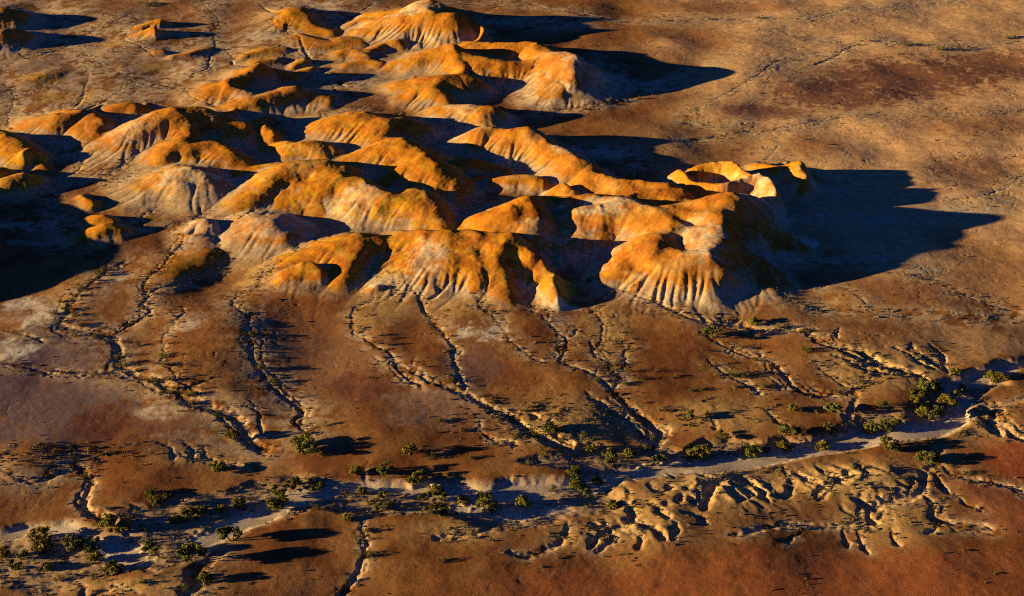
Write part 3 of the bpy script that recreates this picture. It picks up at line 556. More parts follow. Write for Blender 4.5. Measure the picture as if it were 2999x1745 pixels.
for a in [
 (2,0,1650,560,700,140,(.21,.09,.07),.95,.35),(2,0,2350,480,420,120,(.23,.095,.065),.9,.4),(2,0,1150,690,520,110,(.22,.095,.075),.9,.35),(2,0,600,820,360,60,(.23,.10,.08),.85,.35),(2,0,2200,1260,420,110,(.25,.115,.08),.7,.45),(2,0,300,50,600,50,RUST,.6),(2,0,150,290,250,80,RUST,.6),(1,0,1900,230,500,90,RUST,.7),(2,0,2150,900,500,110,RUST,.6),(2,0,950,1080,250,80,RUST,.6),(1,0,1600,10,500,25,RUST,.8),
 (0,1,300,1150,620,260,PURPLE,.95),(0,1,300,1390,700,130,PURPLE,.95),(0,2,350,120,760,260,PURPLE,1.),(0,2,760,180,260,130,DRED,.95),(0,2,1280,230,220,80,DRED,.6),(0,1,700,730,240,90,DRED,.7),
 (0,1,2300,1080,330,330,(.29,.15,.095),.8),(1,1,50,1250,300,250,(.30,.15,.09),.8),(1,1,250,1390,400,120,DRED,.75),(1,2,700,50,400,160,(.33,.21,.17),.8),(1,2,1050,150,200,120,DRED,.7),(0,1,1650,900,420,300,RUST,.5),(0,1,2200,850,380,160,RUST,.6),(1,1,500,1120,220,200,RUST,.6),(1,1,950,1200,260,170,DRED,.5),(1,1,1000,1250,220,150,PURPLE,.5),(2,1,400,1020,700,180,RUST,.6),(2,1,1500,700,600,130,RUST,.6),(2,1,1150,740,180,50,(.38,.17,.04),.9),
 (0,1,190,762,190,55,WHITE,1.),(0,1,330,880,150,90,WHITE,1.),(0,1,70,1130,210,90,WHITE,1.),(0,1,80,850,160,60,PINK,.8),(0,1,840,580,120,40,WHITE,.7),(0,1,700,690,160,40,PINK,.7),(0,1,1400,920,130,70,PINK,.75),(0,1,1400,960,100,30,WHITE,.5),(0,2,1150,110,150,55,WHITE,.75),(0,2,1380,330,300,100,PINK,.7),(1,1,1040,980,170,80,WHITE,.95,.6),(1,1,810,900,60,50,PINK,.8),(1,1,890,1290,50,40,PINK,.9),(1,1,1660,820,110,22,WHITE,1.),(1,1,270,670,60,30,WHITE,1.),(1,1,1650,930,100,60,PINK,.7),(0,1,1450,350,130,90,WHITE,.55),(0,1,1200,190,90,30,PINK,.8),(0,1,1640,140,90,30,PINK,.7),
 (1,0,250,600,200,60,WHITE,.7),(1,0,300,400,250,60,PINK,.6),(1,0,220,280,150,40,WHITE,.7),(0,0,2400,60,150,50,WHITE,.5),(0,0,1950,260,120,40,WHITE,.6),(0,0,250,440,300,60,PINK,.4),(0,0,250,490,120,60,PURPLE,.7),(0,0,1250,430,250,70,PINK,.5),(0,0,1450,500,200,60,WHITE,.4),
 (0,0,320,585,150,40,OCHRE,.8),(0,0,1130,490,120,40,OCHRE,.6),(0,0,1900,420,200,60,OCHRE,.8),(0,0,640,720,40,60,OCHRE,.8),(0,0,820,320,120,25,OCHRE,.5),(0,0,410,720,120,40,OCHRE,.5),(0,1,1730,400,100,50,OCHRE,.8),(0,1,1880,480,110,60,OCHRE,.7),(0,1,1300,540,110,60,OCHRE,.8),(0,1,1800,605,70,30,OCHRE,.8),(0,1,1130,130,100,40,OCHRE,.7),(0,1,850,40,140,60,OCHRE,.4),(0,0,2330,300,120,40,OCHRE,.8),
 (0,0,1100,40,400,60,RUST,.8),(0,0,1800,100,180,120,RUST,.7),(0,0,1300,150,300,60,RUST,.6),
 (2,2,1300,1360,1900,270,REDP,.95,.2),(1,2,1700,1380,700,130,REDP,.9,.2),(2,2,2400,420,260,190,(.35,.085,.04),.9),(2,2,2350,800,330,220,(.33,.12,.06),.85),(0,2,2250,1380,330,120,(.42,.19,.075),.7),(0,2,1000,560,420,130,RUST,.5),
]: P_(*a)
mixc(col, (.57, .42, .29), np.clip(wash*ss(-1.5, .3, n2+N_str*.5)*.9, 0, 1)*ss(3, .5, hill))
mixc(col, (.66, .46, .22), np.clip(np.maximum(bad*.6, south)*(1-valley), 0, 1)*.85)
mixc(col, (.47, .31, .20), etch*.35)
# valley floor and river sand
mixc(col, (.46, .32, .225), valley*.9)
mixc(col, (.50, .38, .30), valley*ss(.2, 1.4, n2+.4*n1)*.6)
mixc(col, (.66, .56, .50), sand*valley*(.75+.25*ss(-.5, .8, n2)))
mixc(col, (.42, .32, .255), sand*valley*ss(.1, 1.1, N_str)*.6)
for a in [(1,1,300,780,230,170,(.47,.30,.15),.8),(1,1,1000,780,380,110,(.42,.26,.10),.7),(1,1,1950,950,190,260,(.43,.27,.13),.7),(2,1,150,780,280,90,(.52,.36,.21),.8),(2,1,900,760,280,80,(.58,.41,.24),.8),(2,1,2100,1050,500,140,(.55,.34,.18),.8),(2,1,1500,1330,350,90,(.50,.31,.14),.6),(2,1,2300,700,400,120,(.5,.31,.17),.6),(0,1,1500,1250,260,180,(.36,.17,.055),.6)]: P_(*a)
# hills
hm = ss(.25, 1.6, hill+.3*rill)
mixc(col, (.52, .33, .19), ss(.1, .5, hill)*ss(1.6, .6, hill)*ss(-.6, .8, n2+1.2*rill)*.7)
cap = ss(.36, .58, rel+.10*n2+.05*N_fine)
hcol = [np.full((NY, NX), v, f32) for v in (.50, .335, .225)]
mixc(hcol, (.62, .36, .025), np.clip(1.3*palY*ss(-.3, .9, n2+1.5*(rel-.3)), 0, 1)*.9)
mixc(hcol, (.34, .15, .085), np.clip(palR*ss(-.2, 1.2, n1)*.5, 0, 1))
lowband = ss(.03, .16, rel)*ss(.62, .42, rel)
mixc(hcol, (.66, .53, .42), np.clip(1.25*palW*lowband*ss(-1.1, .4, n2*.8+N_mid*.4), 0, 1)*.9)
mixc(hcol, (.56, .20, .010), cap*(.96-.15*palW))
mixc(hcol, (.36, .105, .02), cap*np.clip(palR*ss(-.5, .7, n1+.6*n2), 0, 1)*.8)
mixc(hcol, (.68, .38, .02), cap*np.clip(palY*ss(-.1, 1.0, n2), 0, 1)*.75)
mixc(hcol, (.62, .42, .22), cap*np.clip(palW*ss(.6, 1.6, -n1+.4*n2), 0, 1)*.5)
mixc(hcol, (.55, .43, .30), np.clip(rill*lowband, 0, 1)*.15)
bed = hill+.25*N_mid+.12*N_fine
for b0, wdt, tint_, am in ((1.9, .2, (.66, .50, .34), .6), (3.2, .22, (.62, .36, .05), .6), (4.4, .18, (.70, .52, .28), .65), (5.8, .3, (.33, .10, .03), .6), (7.2, .22, (.66, .42, .12), .5), (9.0, .3, (.36, .12, .03), .5)):
    mixc(hcol, tint_, np.exp(-((bed-b0)/wdt)**2)*am*ss(-.6, .9, n1+.5*n2)*(.4+.6*palW))
for i in range(3): col[i] += (hcol[i]-col[i])*hm
del hcol
PW = (.66, .50, .41); GW = (.62, .53, .43)
for a in [(1,1,640,540,130,110,PW,.9),(2,1,130,500,150,150,GW,.9),(1,1,1640,660,90,90,(.66,.42,.04),1.),(1,1,1440,520,50,110,(.32,.09,.03),.8),(0,1,1990,230,260,110,PW,.8),(0,1,1480,290,160,130,PW,.9),(0,0,1430,1390,260,90,GW,.85),(1,1,1900,200,350,60,GW,.9),(2,1,520,90,230,160,GW,.7),(2,1,940,320,60,40,WHITE,1.),(2,0,640,1450,170,60,GW,.8),(1,0,540,215,210,35,GW,.85),(1,0,1830,540,260,130,PW,.7),(1,1,150,80,200,60,GW,.7),(0,0,960,1030,170,90,PW,.6),(1,0,1700,1180,150,60,PW,.7),(0,0,1850,745,130,40,PW,.7),(1,0,900,850,120,50,GW,.8),(1,1,1660,815,110,24,WHITE,1.),(1,1,270,665,60,30,WHITE,1.),(2,1,1200,150,620,35,GW,.95),(2,1,2000,80,380,30,GW,.8),(2,1,1150,440,520,30,GW,.9),(2,1,1650,530,250,18,GW,.8),(2,0,1100,1420,200,50,GW,.8),(1,0,2200,620,350,50,GW,.7),(1,0,1300,150,300,25,GW,.8),(1,0,900,1020,200,50,GW,.7),(1,0,1900,1130,260,40,GW,.8),(0,1,250,200,260,35,GW,.7),(0,1,180,330,200,20,GW,.6),(0,0,400,80,300,20,GW,.5),(1,1,1550,330,300,50,GW,.6),(1,1,1800,430,300,60,(.5,.4,.3),.6)]: P_(*a)

# ---------------------------------------------------------------- terrain mesh
def half_w(y): return np.maximum(.355*y+47, 60)
rows = [np.linspace(-2500, -100, 9)[:-1], np.linspace(-100, 208, 30)[:-1], np.geomspace(208, 780, 900), np.geomspace(790, 30000, 60)]
rows = np.concatenate(rows); ru = 1.13
core = np.linspace(-ru, ru, 1190); side = ru+np.geomspace(.01, 40, 34)
us = np.concatenate([-side[::-1], core, side]); nr, nc = len(rows), len(us)
MX = (us[None, :]*half_w(rows)[:, None]); MY = np.broadcast_to(rows[:, None], MX.shape)
qx = (MX-X0)/RES; qy = (MY-Y0)/RES
inside = ss(0, 30, np.minimum(np.minimum(qx-3, NX-4-qx), np.minimum(qy-3, NY-4-qy)))
cx_, cy_ = np.clip(qx, 2, NX-4).astype(f32).ravel(), np.clip(qy, 2, NY-4).astype(f32).ravel()
def cubic(A):
    ix = cx_.astype(np.int32); iy = cy_.astype(np.int32); fx = cx_-ix; fy = cy_-iy; a = A.ravel(); o = np.zeros(len(ix), f32)
    def wts(t): return (1-t)**3/6, (3*t**3-6*t*t+4)/6, (-3*t**3+3*t*t+3*t+1)/6, t**3/6
    wx, wy = wts(fx), wts(fy)
    for j in range(4):
        for i in range(4): o += wx[i]*wy[j]*a[(iy+j-1)*NX+ix+i-1]
    return o
sharp = z+.55*(z-blur(z, 1))
MZ = (cubic(sharp)*inside.ravel())
print('mesh heights', MZ.min(), MZ.max())
mcol = np.stack([sample(c_, cx_, cy_) for c_ in col]+[np.ones(len(cx_), f32)], 1)
base = np.array([.36, .17, .09, 1], f32)
mcol = base+(mcol-base)*inside.ravel()[:, None]
mcol = np.clip(mcol, .01, .85)
ii = np.clip(np.rint(cy_), 0, NY-1).astype(np.int32)*NX+np.clip(np.rint(cx_), 0, NX-1).astype(np.int32)
mh = np.where((hill.ravel()[ii] > 1.0) & (inside.ravel() > .5), hid.ravel()[ii], -1)
mh = np.where((mh < 0) & (valley.ravel()[ii] > .5) & (inside.ravel() > .5), 1000, mh)
co = np.stack([MX.ravel(), MY.ravel(), MZ], 1).astype(f32)
# vertex normals of the whole sheet, shared by every piece cut from it
G = co.reshape(nr, nc, 3); du = np.zeros_like(G); dv = np.zeros_like(G)
du[:, 1:-1] = G[:, 2:]-G[:, :-2]; du[:, 0] = G[:, 1]-G[:, 0]; du[:, -1] = G[:, -1]-G[:, -2]
dv[1:-1] = G[2:]-G[:-2]; dv[0] = G[1]-G[0]; dv[-1] = G[-1]-G[-2]
NRM = np.cross(du, dv).reshape(-1, 3); NRM /= np.linalg.norm(NRM, axis=1)[:, None]+1e-12
qi = (np.arange(nr-1)[:, None]*nc+np.arange(nc-1)[None, :]).ravel()
quads = np.stack([qi, qi+1, qi+nc+1, qi+nc], 1)
qid = mh[qi]

def terrain_height(x, y):
    px = np.clip((np.atleast_1d(x)-X0)/RES, 2, NX-4).astype(f32); py = np.clip((np.atleast_1d(y)-Y0)/RES, 2, NY-4).astype(f32)
    return sample(z, px, py)

def node(nt, t, **kw):
    n = nt.nodes.new(t)
    for k, v in kw.items(): setattr(n, k, v)
    return n
def earth_material():
    m = bpy.data.materials.new('earth'); m.use_nodes = True; nt = m.node_tree; L = nt.links
    b = nt.nodes['Principled BSDF']; b.inputs['Roughness'].default_value = .95; b.inputs['Specular IOR Level'].default_value = .12
    at_ = node(nt, 'ShaderNodeVertexColor', layer_name='earth_colour'); geo = node(nt, 'ShaderNodeNewGeometry')
    n1 = node(nt, 'ShaderNodeTexNoise'); n1.inputs['Scale'].default_value = 2.2; n1.inputs['Detail'].default_value = 3; n1.inputs['Roughness'].default_value = .75
    n2 = node(nt, 'ShaderNodeTexNoise'); n2.inputs['Scale'].default_value = .28; n2.inputs['Detail'].default_value = 5; n2.inputs['Roughness'].default_value = .65
    for n in (n1, n2): L.new(geo.outputs['Position'], n.inputs['Vector'])
    r1 = node(nt, 'ShaderNodeMapRange'); r1.inputs[1].default_value = .34; r1.inputs[2].default_value = .66; r1.inputs[3].default_value = .68; r1.inputs[4].default_value = 1.32
    r2 = node(nt, 'ShaderNodeMapRange'); r2.inputs[1].default_value = .3; r2.inputs[2].default_value = .7; r2.inputs[3].default_value = .82; r2.inputs[4].default_value = 1.18
    L.new(n1.outputs[0], r1.inputs[0]); L.new(n2.outputs[0], r2.inputs[0])
    mu = node(nt, 'ShaderNodeMath', operation='MULTIPLY'); L.new(r1.outputs[0], mu.inputs[0]); L.new(r2.outputs[0], mu.inputs[1])
    vm = node(nt, 'ShaderNodeVectorMath', operation='SCALE'); L.new(at_.outputs[0], vm.inputs[0]); L.new(mu.outputs[0], vm.inputs['Scale'])
    L.new(vm.outputs[0], b.inputs['Base Color'])
    bp = node(nt, 'ShaderNodeBump'); bp.inputs['Strength'].default_value = .5; bp.inputs['Distance'].default_value = .13
    L.new(n1.outputs[0], bp.inputs['Height']); L.new(bp.outputs[0], b.inputs['Normal'])
    return m
EARTH = earth_material()
def cut(sel, name, label, cat):
    q = quads[sel]
    if len(q) < 12: return None
    used, inv = np.unique(q, return_inverse=True); q = inv.reshape(-1, 4)
    me = bpy.data.meshes.new(name)
    me.vertices.add(len(used)); me.vertices.foreach_set('co', co[used].ravel())
    me.loops.add(q.size); me.loops.foreach_set('vertex_index', q.ravel().astype(np.int32))
    me.polygons.add(len(q)); me.polygons.foreach_set('loop_start', np.arange(0, q.size, 4, dtype=np.int32))
    me.update(calc_edges=True); me.shade_smooth()
    ca = me.color_attributes.new('earth_colour', 'FLOAT_COLOR', 'POINT'); ca.data.foreach_set('color', mcol[used].astype(f32).ravel())
    me.normals_split_custom_set_from_vertices(NRM[used].astype(f32))
    me.materials.append(EARTH)
    o = bpy.data.objects.new(name, me); C.objects.link(o)
    o['kind'] = 'structure'; o['label'] = label; o['category'] = cat
    return o
cut(qid == -1, 'ground', 'bare brown desert plain cut by creeks around the painted hills', 'ground')
cut(qid == 1000, 'riverbed', 'flat dry sandy riverbed winding between crumbling banks', 'riverbed')
for gi, (lab, pal, _) in enumerate(HILLS):
    cut(qid == gi, 'hill', lab, 'hill')
print('terrain built')

# ---------------------------------------------------------------- vegetation
def simple_mat(name, rgb, rough=.9, var=.35, attr=None):
    m = bpy.data.materials.new(name); m.use_nodes = True; nt = m.node_tree; L = nt.links; b = nt.nodes['Principled BSDF']
    b.inputs['Roughness'].default_value = rough; b.inputs['Specular IOR Level'].default_value = .15
    oi = node(nt, 'ShaderNodeObjectInfo'); mr = node(nt, 'ShaderNodeMapRange'); mr.inputs[3].default_value = 1-var; mr.inputs[4].default_value = 1+var
    L.new(oi.outputs['Random'], mr.inputs[0])
    vm = node(nt, 'ShaderNodeVectorMath', operation='SCALE'); L.new(mr.outputs[0], vm.inputs['Scale'])
    if attr:
        a = node(nt, 'ShaderNodeVertexColor', layer_name=attr); L.new(a.outputs[0], vm.inputs[0])
    else:
        n = node(nt, 'ShaderNodeTexNoise'); n.inputs['Scale'].default_value = 3.0
        mx = node(nt, 'ShaderNodeMix'); mx.data_type = 'RGBA'; mx.inputs[6].default_value = (*[v*.7 for v in rgb], 1); mx.inputs[7].default_value = (*[v*1.3 for v in rgb], 1)
        L.new(n.outputs[0], mx.inputs[0]); L.new(mx.outputs[2], vm.inputs[0])
    L.new(vm.outputs[0], b.inputs['Base Color'])
    return m
BARK = simple_mat('bark', (.16, .12, .085)); LEAF = simple_mat('leaf', (.08, .08, .02), attr='leaf_colour'); TWIG = simple_mat('twig', (.19, .145, .10))

def tube(V_, F_, p, q, r0, r1, n=5):
    p, q = Vector(p), Vector(q); d = (q-p).normalized(); a = d.orthogonal().normalized(); b = d.cross(a); s0 = len(V_)
    for c, r in ((p, r0), (q, r1)):
        for k in range(n):
            t = 2*math.pi*k/n; V_.append(c+(a*math.cos(t)+b*math.sin(t))*r)
    for k in range(n): F_.append((s0+k, s0+(k+1) % n, s0+n+(k+1) % n, s0+n+k))
def mesh_of(name, V_, F_, mat, cols=None):
    me = bpy.data.meshes.new(name); me.from_pydata([tuple(v) for v in V_], [], F_); me.materials.append(mat)
    if cols is not None:
        ca = me.color_attributes.new('leaf_colour', 'FLOAT_COLOR', 'POINT'); ca.data.foreach_set('color', np.asarray(cols, f32).ravel())
    return me
def leaves(r, centres, per, size, base, spread):
    V_, F_, Cc = [], [], []
    for (cx, cy, cz, cr) in centres:
        tone = r.uniform(.7, 1.35); yel = r.uniform(0, 1)
        for _ in range(per):
            d = Vector(r.normal(size=3)).normalized()*cr*r.uniform(.45, 1.05)**.6
            c = Vector((cx, cy, cz))+Vector((d.x, d.y, d.z*.8))
            if c.z < .08: continue
            n = (d.normalized()+Vector(r.normal(size=3))*.7).normalized(); a = n.orthogonal().normalized(); a.rotate(Quaternion(n, r.uniform(0, 6.28))); b = n.cross(a)
            sz = size*r.uniform(.6, 1.4); s0 = len(V_)
            V_ += [c-a*sz, c-b*sz*.5, c+a*sz, c+b*sz*.5]; F_.append((s0, s0+1, s0+2, s0+3))
            t = tone*r.uniform(.75, 1.25); col_ = (base[0]*t*(1+.3*yel), base[1]*t*(1.08+.15*yel), base[2]*t*.9, 1); Cc += [col_]*4
    return V_, F_, Cc
def make_tree_proto(seed, tall=1.0, base=(0.152, 0.142, 0.038)):
    r = np.random.default_rng(seed); cen = []
    n = int(r.integers(15, 22))
    lobes = [(r.uniform(-1.1, 1.1), r.uniform(-1.1, 1.1), r.uniform(1.3, 2.5)*tall) for _ in range(4)]
    for k in range(n):
        lx, ly, lz = lobes[k % 4]; th = r.uniform(0, 6.28); rr = r.uniform(.2, 1.25)
        x, y = lx+rr*math.cos(th), ly+rr*math.sin(th); q = math.hypot(x, y)
        if q > 2.15: x, y = x*2.15/q, y*2.15/q
        zc = max(.75, lz+r.uniform(-.8, .8)-.25*q*q*.3); cen.append((x, y, zc, r.uniform(.45, .8)))
    V_, F_ = [], []
    stems = int(r.integers(2, 4))
    tips = []
    for k in range(stems):
        th = 6.28*k/stems+r.uniform(-.4, .4); f = (.45*math.cos(th), .45*math.sin(th), .75*tall)
        tube(V_, F_, (.08*math.cos(th), .08*math.sin(th), -.35), f, .16, .11, 6)
        g = (f[0]*1.9+r.uniform(-.2, .2), f[1]*1.9+r.uniform(-.2, .2), 1.55*tall); tube(V_, F_, f, g, .11, .07, 6); tips += [f, g]
    for c in cen:
        t = min(tips, key=lambda p: (p[0]-c[0])**2+(p[1]-c[1])**2+(p[2]-c[2])**2)
        tube(V_, F_, t, c[:3], .05, .018, 4)
    return mesh_of('trunk', V_, F_, BARK), cen
def tree_meshes(seed, tall, base):
    tr, cen = make_tree_proto(seed, tall, base)
    V_, F_, Cc = leaves(np.random.default_rng(seed+50), cen, 120, .19, base, .5)
    return tr, mesh_of('crown', V_, F_, LEAF, Cc)
def shrub_meshes(seed, base, per, size):
    r = np.random.default_rng(seed); cen = []; V_, F_ = [], []
    for k in range(9):
        th = r.uniform(0, 6.28); rr = r.uniform(.1, .72); c = (rr*math.cos(th), rr*math.sin(th), r.uniform(.35, 1.0)-.25*rr, r.uniform(.22, .4)); cen.append(c)
        tube(V_, F_, (.04*math.cos(th), .04*math.sin(th), -.15), (c[0]*.5, c[1]*.5, c[2]*.6), .03, .02, 4); tube(V_, F_, (c[0]*.5, c[1]*.5, c[2]*.6), c[:3], .02, .008, 4)
        for _ in range(3):
            e = (c[0]+r.uniform(-.35, .35), c[1]+r.uniform(-.35, .35), c[2]+r.uniform(0, .4)); tube(V_, F_, c[:3], e, .012, .005, 3)
    L_ = leaves(r, cen, per, size, base, .5)
    return mesh_of('stem', V_, F_, TWIG), mesh_of('foliage', L_[0], L_[1], LEAF, L_[2])
TREES_P = [tree_meshes(200+k, t, b) for k, (t, b) in enumerate([(1., (0.152, 0.142, 0.038)), (.85, (0.174, 0.152, 0.038)), (1.15, (0.123, 0.131, 0.043)), (.95, (0.189, 0.152, 0.035)), (1.25, (0.145, 0.145, 0.051)), (.8, (0.123, 0.123, 0.035))])]
SHRUBS_P = [shrub_meshes(300+k, b, p, sz) for k, (b, p, sz) in enumerate([((.13, .11, .03), 60, .075), ((.10, .10, .03), 60, .075), ((.17, .14, .06), 22, .06), ((.16, .14, .085), 14, .06), ((.15, .12, .03), 45, .07)])]

def drop(c, r, x, y):                     # where a sight line meets the ground
    fx, fy = TT(c, r, x, y); zz = 0.0
    for _ in range(6):
        X, Y = at(fx, fy, zz); zz = float(terrain_height(X, Y)[0])
    return X, Y, zz
def metres_per_px(Y): return .397*(Y*math.cos(PITCH)+CAM_H*math.sin(PITCH))*2*TH/2999
placed = []
def place(kind, X, Y, Z, width, label, group, rr, zr):
    meshes = TREES_P if kind == 'tree' else SHRUBS_P
    k = rr.integers(len(meshes)) if kind == 'tree' else rr.choice(5, p=[.28, .26, .18, .1, .18])
    e = bpy.data.objects.new(kind, None); C.objects.link(e); e.empty_display_size = .3
    e.location = (X, Y, Z-.03); sc_ = width/(3.3 if kind == 'tree' else 1.3)
    e.scale = (sc_*rr.uniform(.95, 1.05), sc_*rr.uniform(.95, 1.05), sc_*zr); e.rotation_euler = (0, 0, rr.uniform(0, 6.28))
    e['label'] = label; e['category'] = kind; e['group'] = group
    for nm, me in zip(('trunk', 'crown') if kind == 'tree' else ('stem', 'foliage'), meshes[k]):
        o = bpy.data.objects.new(nm, me); C.objects.link(o); o.parent = e
    placed.append((X, Y, width))
VEG = {
 (0,2): [(300,1000,120),(320,1080,130),(550,1070,120),(690,1090,100),(720,1170,110),(830,1230,140),(1130,1120,130),(1380,1110,110),(1430,1160,170),(1710,1010,160),(1510,1330,110),(830,910,140),(905,935,100),(960,890,70),(1290,890,90),(1400,850,110),(1460,840,80),(1510,810,80),(1640,810,80),(1745,770,100),(1120,690,80),(1150,760,80),(1230,710,60),(1610,500,110),(2050,690,120),(2050,780,130),(2160,620,110),(2330,650,90),(2280,600,70),(2320,810,70),(2220,330,130),(2260,370,130),(2390,410,50),(20,1150,100),(110,1240,100),(160,1170,80),(350,1250,80),(1030,1350,60),(1590,120,40),(1540,85,60),(1720,280,90),(1650,200,50),(440,1320,60),(700,1310,60),(1070,950,60),(1350,1390,70),(1300,30,70),(1420,40,60),(1600,230,60),(2400,190,45),(2250,250,50),(1850,330,35),(620,570,60),(800,810,50),(1960,580,40)],
 (1,2): [(110,540,100),(330,535,90),(370,570,70),(530,600,90),(575,610,100),(680,680,120),(740,730,110),(620,730,90),(690,820,130),(740,840,80),(890,740,90),(1060,730,100),(1090,790,110),(1030,770,80),(1340,755,110),(140,680,80),(300,715,80),(290,810,80),(350,790,60),(30,870,80),(500,385,100),(570,370,60),(665,415,70),(1500,385,70),(1540,220,110),(1590,220,60),(1415,265,70),(1850,370,90),(1980,465,140),(2125,410,80),(2245,360,60),(2280,285,60),(2345,470,110),(1720,550,100),(1740,630,110),(1780,670,80),(1890,610,80),(1995,780,90),(710,165,60),(885,235,40),(1100,30,50),(180,970,60),(200,1150,60),(120,1170,60),(2115,600,40),(1570,670,70),(1380,475,50),(110,1045,50),(20,1350,50),(430,810,40),(940,440,50),(1280,280,60),(1330,90,50),(1620,300,50),(1780,270,50),(2350,80,70),(30,700,50),(210,760,50),(740,1190,50),(760,1060,40)],
 (2,2): [(140,390,120),(80,410,100),(40,440,90),(510,380,130),(610,380,60),(740,350,90),(790,360,60),(1030,335,110),(740,245,100),(810,250,80),(860,255,80),(1085,245,90),(1350,225,90),(1410,215,90),(1500,200,90),(1550,190,90),(1740,80,110),(1820,120,140),(1940,30,120),(2000,40,60),(1720,10,90),(1780,50,80),(290,275,80),(1090,80,90),(985,95,40),(800,70,80),(860,80,60),(1520,340,110),(1570,360,80),(1780,450,100),(1840,440,100),(1265,510,50),(1190,405,40),(400,550,30),(1855,320,40),(50,130,80),(2095,545,50),(1970,490,50),(1450,55,80),(1500,40,50),(190,120,50),(270,580,50),(20,350,30)],
 (2,1): [(1790,1390,110),(1850,1380,110),(1720,1440,90),(2010,1270,80),(2270,1300,100),(2340,1320,100),(2500,1260,60),(2070,1390,70),(2030,1440,90),(2130,1410,40),(210,995,100),(510,905,80),(800,970,60),(710,930,70),(915,1105,60),(370,1280,70),(450,1290,60),(890,970,50),(920,975,40),(130,1220,60),(250,1290,40),(700,1280,40),(600,1190,50),(540,1180,40),(1330,1350,40),(590,1380,40),(380,1385,40),(420,1090,60),(1200,1410,60),(1130,1420,50),(70,1400,40),(140,1400,40),(1760,1340,50)],
 (0,1): [(1280,1400,70),(1000,1265,45),(930,1140,50),(865,1155,50),(930,1200,70),(880,1220,50),(720,545,60),(690,590,50),(600,650,60),(540,700,60),(480,800,70),(500,890,60),(400,830,50),(590,920,50),(530,740,45),(560,850,45),(450,750,40),(430,900,40),(650,620,40),(760,520,40),(1210,1150,60),(1210,1220,60),(680,1290,40),(465,1275,40),(75,1215,40),(805,1280,35),(630,430,40),(495,250,40),(1860,990,50),(1930,1230,60),(2020,1340,60),(1130,1330,60),(1250,1320,50),(1180,1340,40),(700,1010,40),(760,1000,40),(540,1000,50),(320,1010,35),(900,1050,40),(1020,1070,40),(1240,1060,40),(1380,1440,40),(1420,1440,50),(1200,1420,40),(130,50,30),(2190,1450,40),(440,400,30)],
 (1,1): [(1830,595,50),(815,1330,50),(2010,1210,70),(1900,1300,60),(2110,1260,60),(2070,1350,60),(2320,1260,50),(350,540,40),(185,510,30),(1990,1260,45),(2140,1310,40),(850,1380,35),(1880,1330,40),(2090,1360,40),(2190,1320,40),(140,950,35),(300,1000,30),(360,1020,30),(350,1065,30),(330,1110,30),(2480,1300,40),(1010,1455,40)],
 (0,0): [(1030,15,40),(1140,20,35),(1110,30,30),(1080,40,30),(985,840,35),(870,825,20),(620,230,25),(560,270,25),(275,380,20),(270,1250,25),(400,1190,20),(360,1160,20)],
 (1,0): [(1590,790,50),(1970,730,40),(1935,760,30),(2195,720,30),(1825,330,20),(1900,325,25),(2050,210,20),(1780,800,30)],
 (2,0): [(560,128,35),(1650,320,50),(1905,352,50),(2040,345,50),(2400,275,40),(2450,265,40),(1340,840,25),(1075,1060,25),(340,1100,30),(160,1005,25),(90,1045,25),(50,1060,25),(120,1020,25),(1300,325,30),(1390,300,30),(190,135,25)],
}
def where(c, r, x, y):
    if (c, r) == (0, 2):
        if y > 1000: return 'on the sand flat inside the river bend'
        if y > 840 and x < 1200: return 'on the crumbling point above the sandy bend'
        if x > 1900 and y > 560: return 'beside the grey sand channel of the river'
        if y > 660: return 'on the floodplain above the sand channel'
        if y > 420: return 'at the foot of the scalloped mound'
        return 'along the brushy creek above the river'
    if (c, r) == (1, 2):
        if y > 900: return 'in the brushy gully south of the river'
        if y > 480: return 'on the dry riverbed floor between the banks'
        return 'among the gullied mounds north of the river'
    if (c, r) == (2, 2):
        if y < 230 and x > 1250: return 'in the grove at the river bend'
        if y < 300: return 'against the north bank of the river'
        if y < 480: return 'along the south edge of the sand channel'
        return 'on the gullied south bank'
    if (c, r) == (2, 1): return 'by the cut bank where the river enters' if x > 1600 else 'along the creek below the orange massif'
    if (c, r) == (0, 1): return 'in the brushy wash beside the deep shade' if x < 850 and y < 1050 else 'along the dark creek crossing the brown plain'
    if (c, r) == (1, 1): return 'on the bare plain below the golden spurs'
    if (c, r) == (0, 0): return 'in the far wash beyond the painted hills'
    if (c, r) == (1, 0): return 'at the rim of the blue hill shadow'
    return 'along a drainage line on the pale plain'
rr = np.random.default_rng(77); todo = []
for (c, r), lst in VEG.items():
    for x, y, wpx in lst:
        X, Y, Z = drop(c, r, x, y+wpx*.28); todo.append((X, Y, Z, wpx, wpx*metres_per_px(Y), where(c, r, x, y)))
XY = np.array([t_[:2] for t_ in todo])
for X, Y, Z, wpx, wd, wh in todo:
    kind = 'tree' if wpx >= 75 else 'shrub'; zr = rr.uniform(.55, .85)
    near = int((np.hypot(XY[:, 0]-X, XY[:, 1]-Y) < wd*.5+3.2).sum())-1
    stand = 'alone' if near == 0 else ('in a pair' if near == 1 else 'in a thicket')
    form = 'low-domed' if zr < .65 else ('rounded' if zr < .75 else 'upright')
    size = ('spreading' if wpx >= 130 else 'broad' if wpx >= 100 else 'small') if kind == 'tree' else ('tall' if wpx >= 58 else 'small' if wpx >= 40 else 'tiny')
    place(kind, X, Y, Z, wd*(1 if kind == 'tree' else 1.05), f'{size} {form} olive {kind} {stand} {wh}', f'{kind}s {wh}', rr, zr)
print('placed', len(placed))
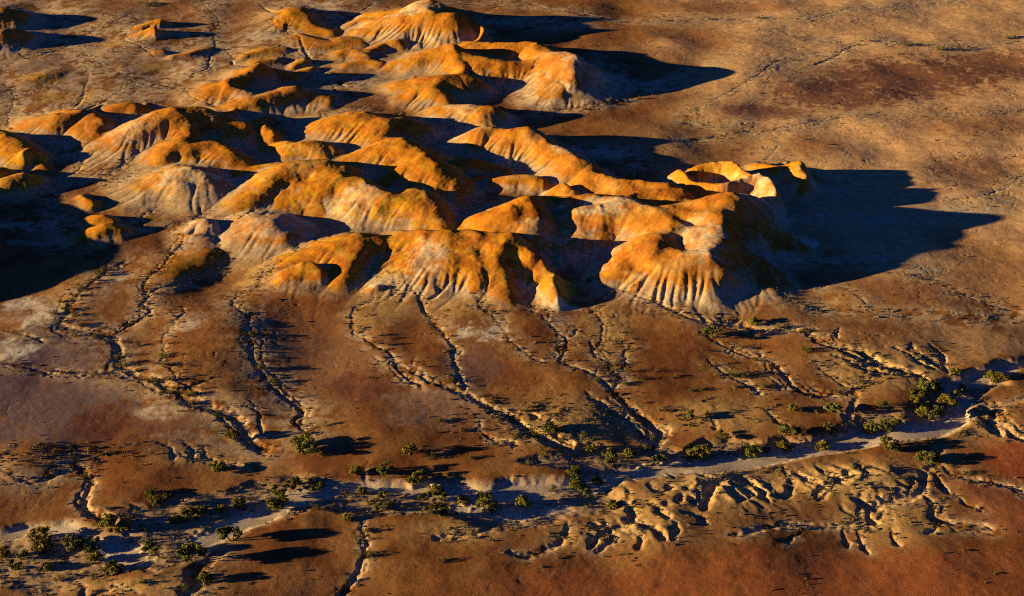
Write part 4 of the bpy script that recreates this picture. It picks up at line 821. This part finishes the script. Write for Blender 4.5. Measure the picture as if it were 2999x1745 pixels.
# thin scrub strung along the creeks, far too many tufts to count
def tuft_positions():
    out = []
    for P, wd, dp in GLINES:
        L = np.linalg.norm(np.diff(P, axis=0), axis=1).sum()
        n = int(L*(.55 if P[:, 1].mean() < 420 else .35))
        i = rr.integers(0, len(P)-1, n); t = rr.random(n)[:, None]
        p = P[i]*(1-t)+P[i+1]*t + rr.normal(size=(n, 2))*(wd*.7+.8+1.2*rr.random((n, 1)))
        out.append(p)
    return np.vstack(out)
tp = [tuft_positions()]
def scatter(n, field, lo):
    o = []
    while sum(len(a) for a in o) < n:
        x = rr.uniform(X0+5, X1-5, 20000); y = rr.uniform(Y0+5, Y1-5, 20000)
        v = sample(field, ((x-X0)/RES).astype(f32), ((y-Y0)/RES).astype(f32)); o.append(np.c_[x, y][rr.random(20000) < v-lo])
    return np.vstack(o)[:n]
clump = ss(.4, 1.8, N_col2)
tp.append(scatter(2000, valley*(1-sand)*(.15+.85*clump), 0)); tp.append(scatter(900, bad*(1-valley)*clump*.7, 0))
tp.append(scatter(650, np.maximum(patch(0,2,450,430,480,90),patch(1,2,1300,150,500,150)*.5)*(.3+.7*clump), 0)); tp.append(scatter(1800, plain*ss(.9, 2.2, N_col2)*.4, 0))
tp = np.vstack(tp); tz = terrain_height(tp[:, 0], tp[:, 1])
hsel = sample(hill, np.clip((tp[:, 0]-X0)/RES, 2, NX-4).astype(f32), np.clip((tp[:, 1]-Y0)/RES, 2, NY-4).astype(f32))
k = hsel < 1.5; tp, tz = tp[k], tz[k]; n = len(tp); per = 7
sz = rr.uniform(.18, .55, n)*rr.uniform(.6, 1.3, n)
d = rr.normal(size=(n, per, 3)); d /= np.linalg.norm(d, axis=2)[:, :, None]; d[..., 2] = np.abs(d[..., 2])*.8+.1
c0 = np.c_[tp, tz][:, None, :]+d*sz[:, None, None]*.8
a = rr.normal(size=(n, per, 3)); a /= np.linalg.norm(a, axis=2)[:, :, None]; b = np.cross(a, rr.normal(size=(n, per, 3))); b /= np.linalg.norm(b, axis=2)[:, :, None]
q = sz[:, None, None]*.42
vv = np.stack([c0-a*q, c0-b*q, c0+a*q, c0+b*q], 2).reshape(-1, 3).astype(f32)
me = bpy.data.meshes.new('scrub'); nf = n*per
me.vertices.add(nf*4); me.vertices.foreach_set('co', vv.ravel()); me.loops.add(nf*4); me.loops.foreach_set('vertex_index', np.arange(nf*4, dtype=np.int32))
me.polygons.add(nf); me.polygons.foreach_set('loop_start', np.arange(0, nf*4, 4, dtype=np.int32)); me.update(calc_edges=True)
tone = np.repeat(rr.uniform(.6, 1.3, n), per*4); mixv = np.repeat(rr.random(n), per*4)[:, None]
cc = (np.array([.13, .11, .045])*(1-mixv)+np.array([.17, .135, .09])*mixv)*tone[:, None]
ca = me.color_attributes.new('leaf_colour', 'FLOAT_COLOR', 'POINT'); ca.data.foreach_set('color', np.c_[cc, np.ones(len(cc))].astype(f32).ravel())
me.materials.append(LEAF)
o = bpy.data.objects.new('scrub', me); C.objects.link(o); o['kind'] = 'stuff'; o['label'] = 'low dry scrub tufts scattered along creeks and river flats'; o['category'] = 'scrub'
print('tufts', n)
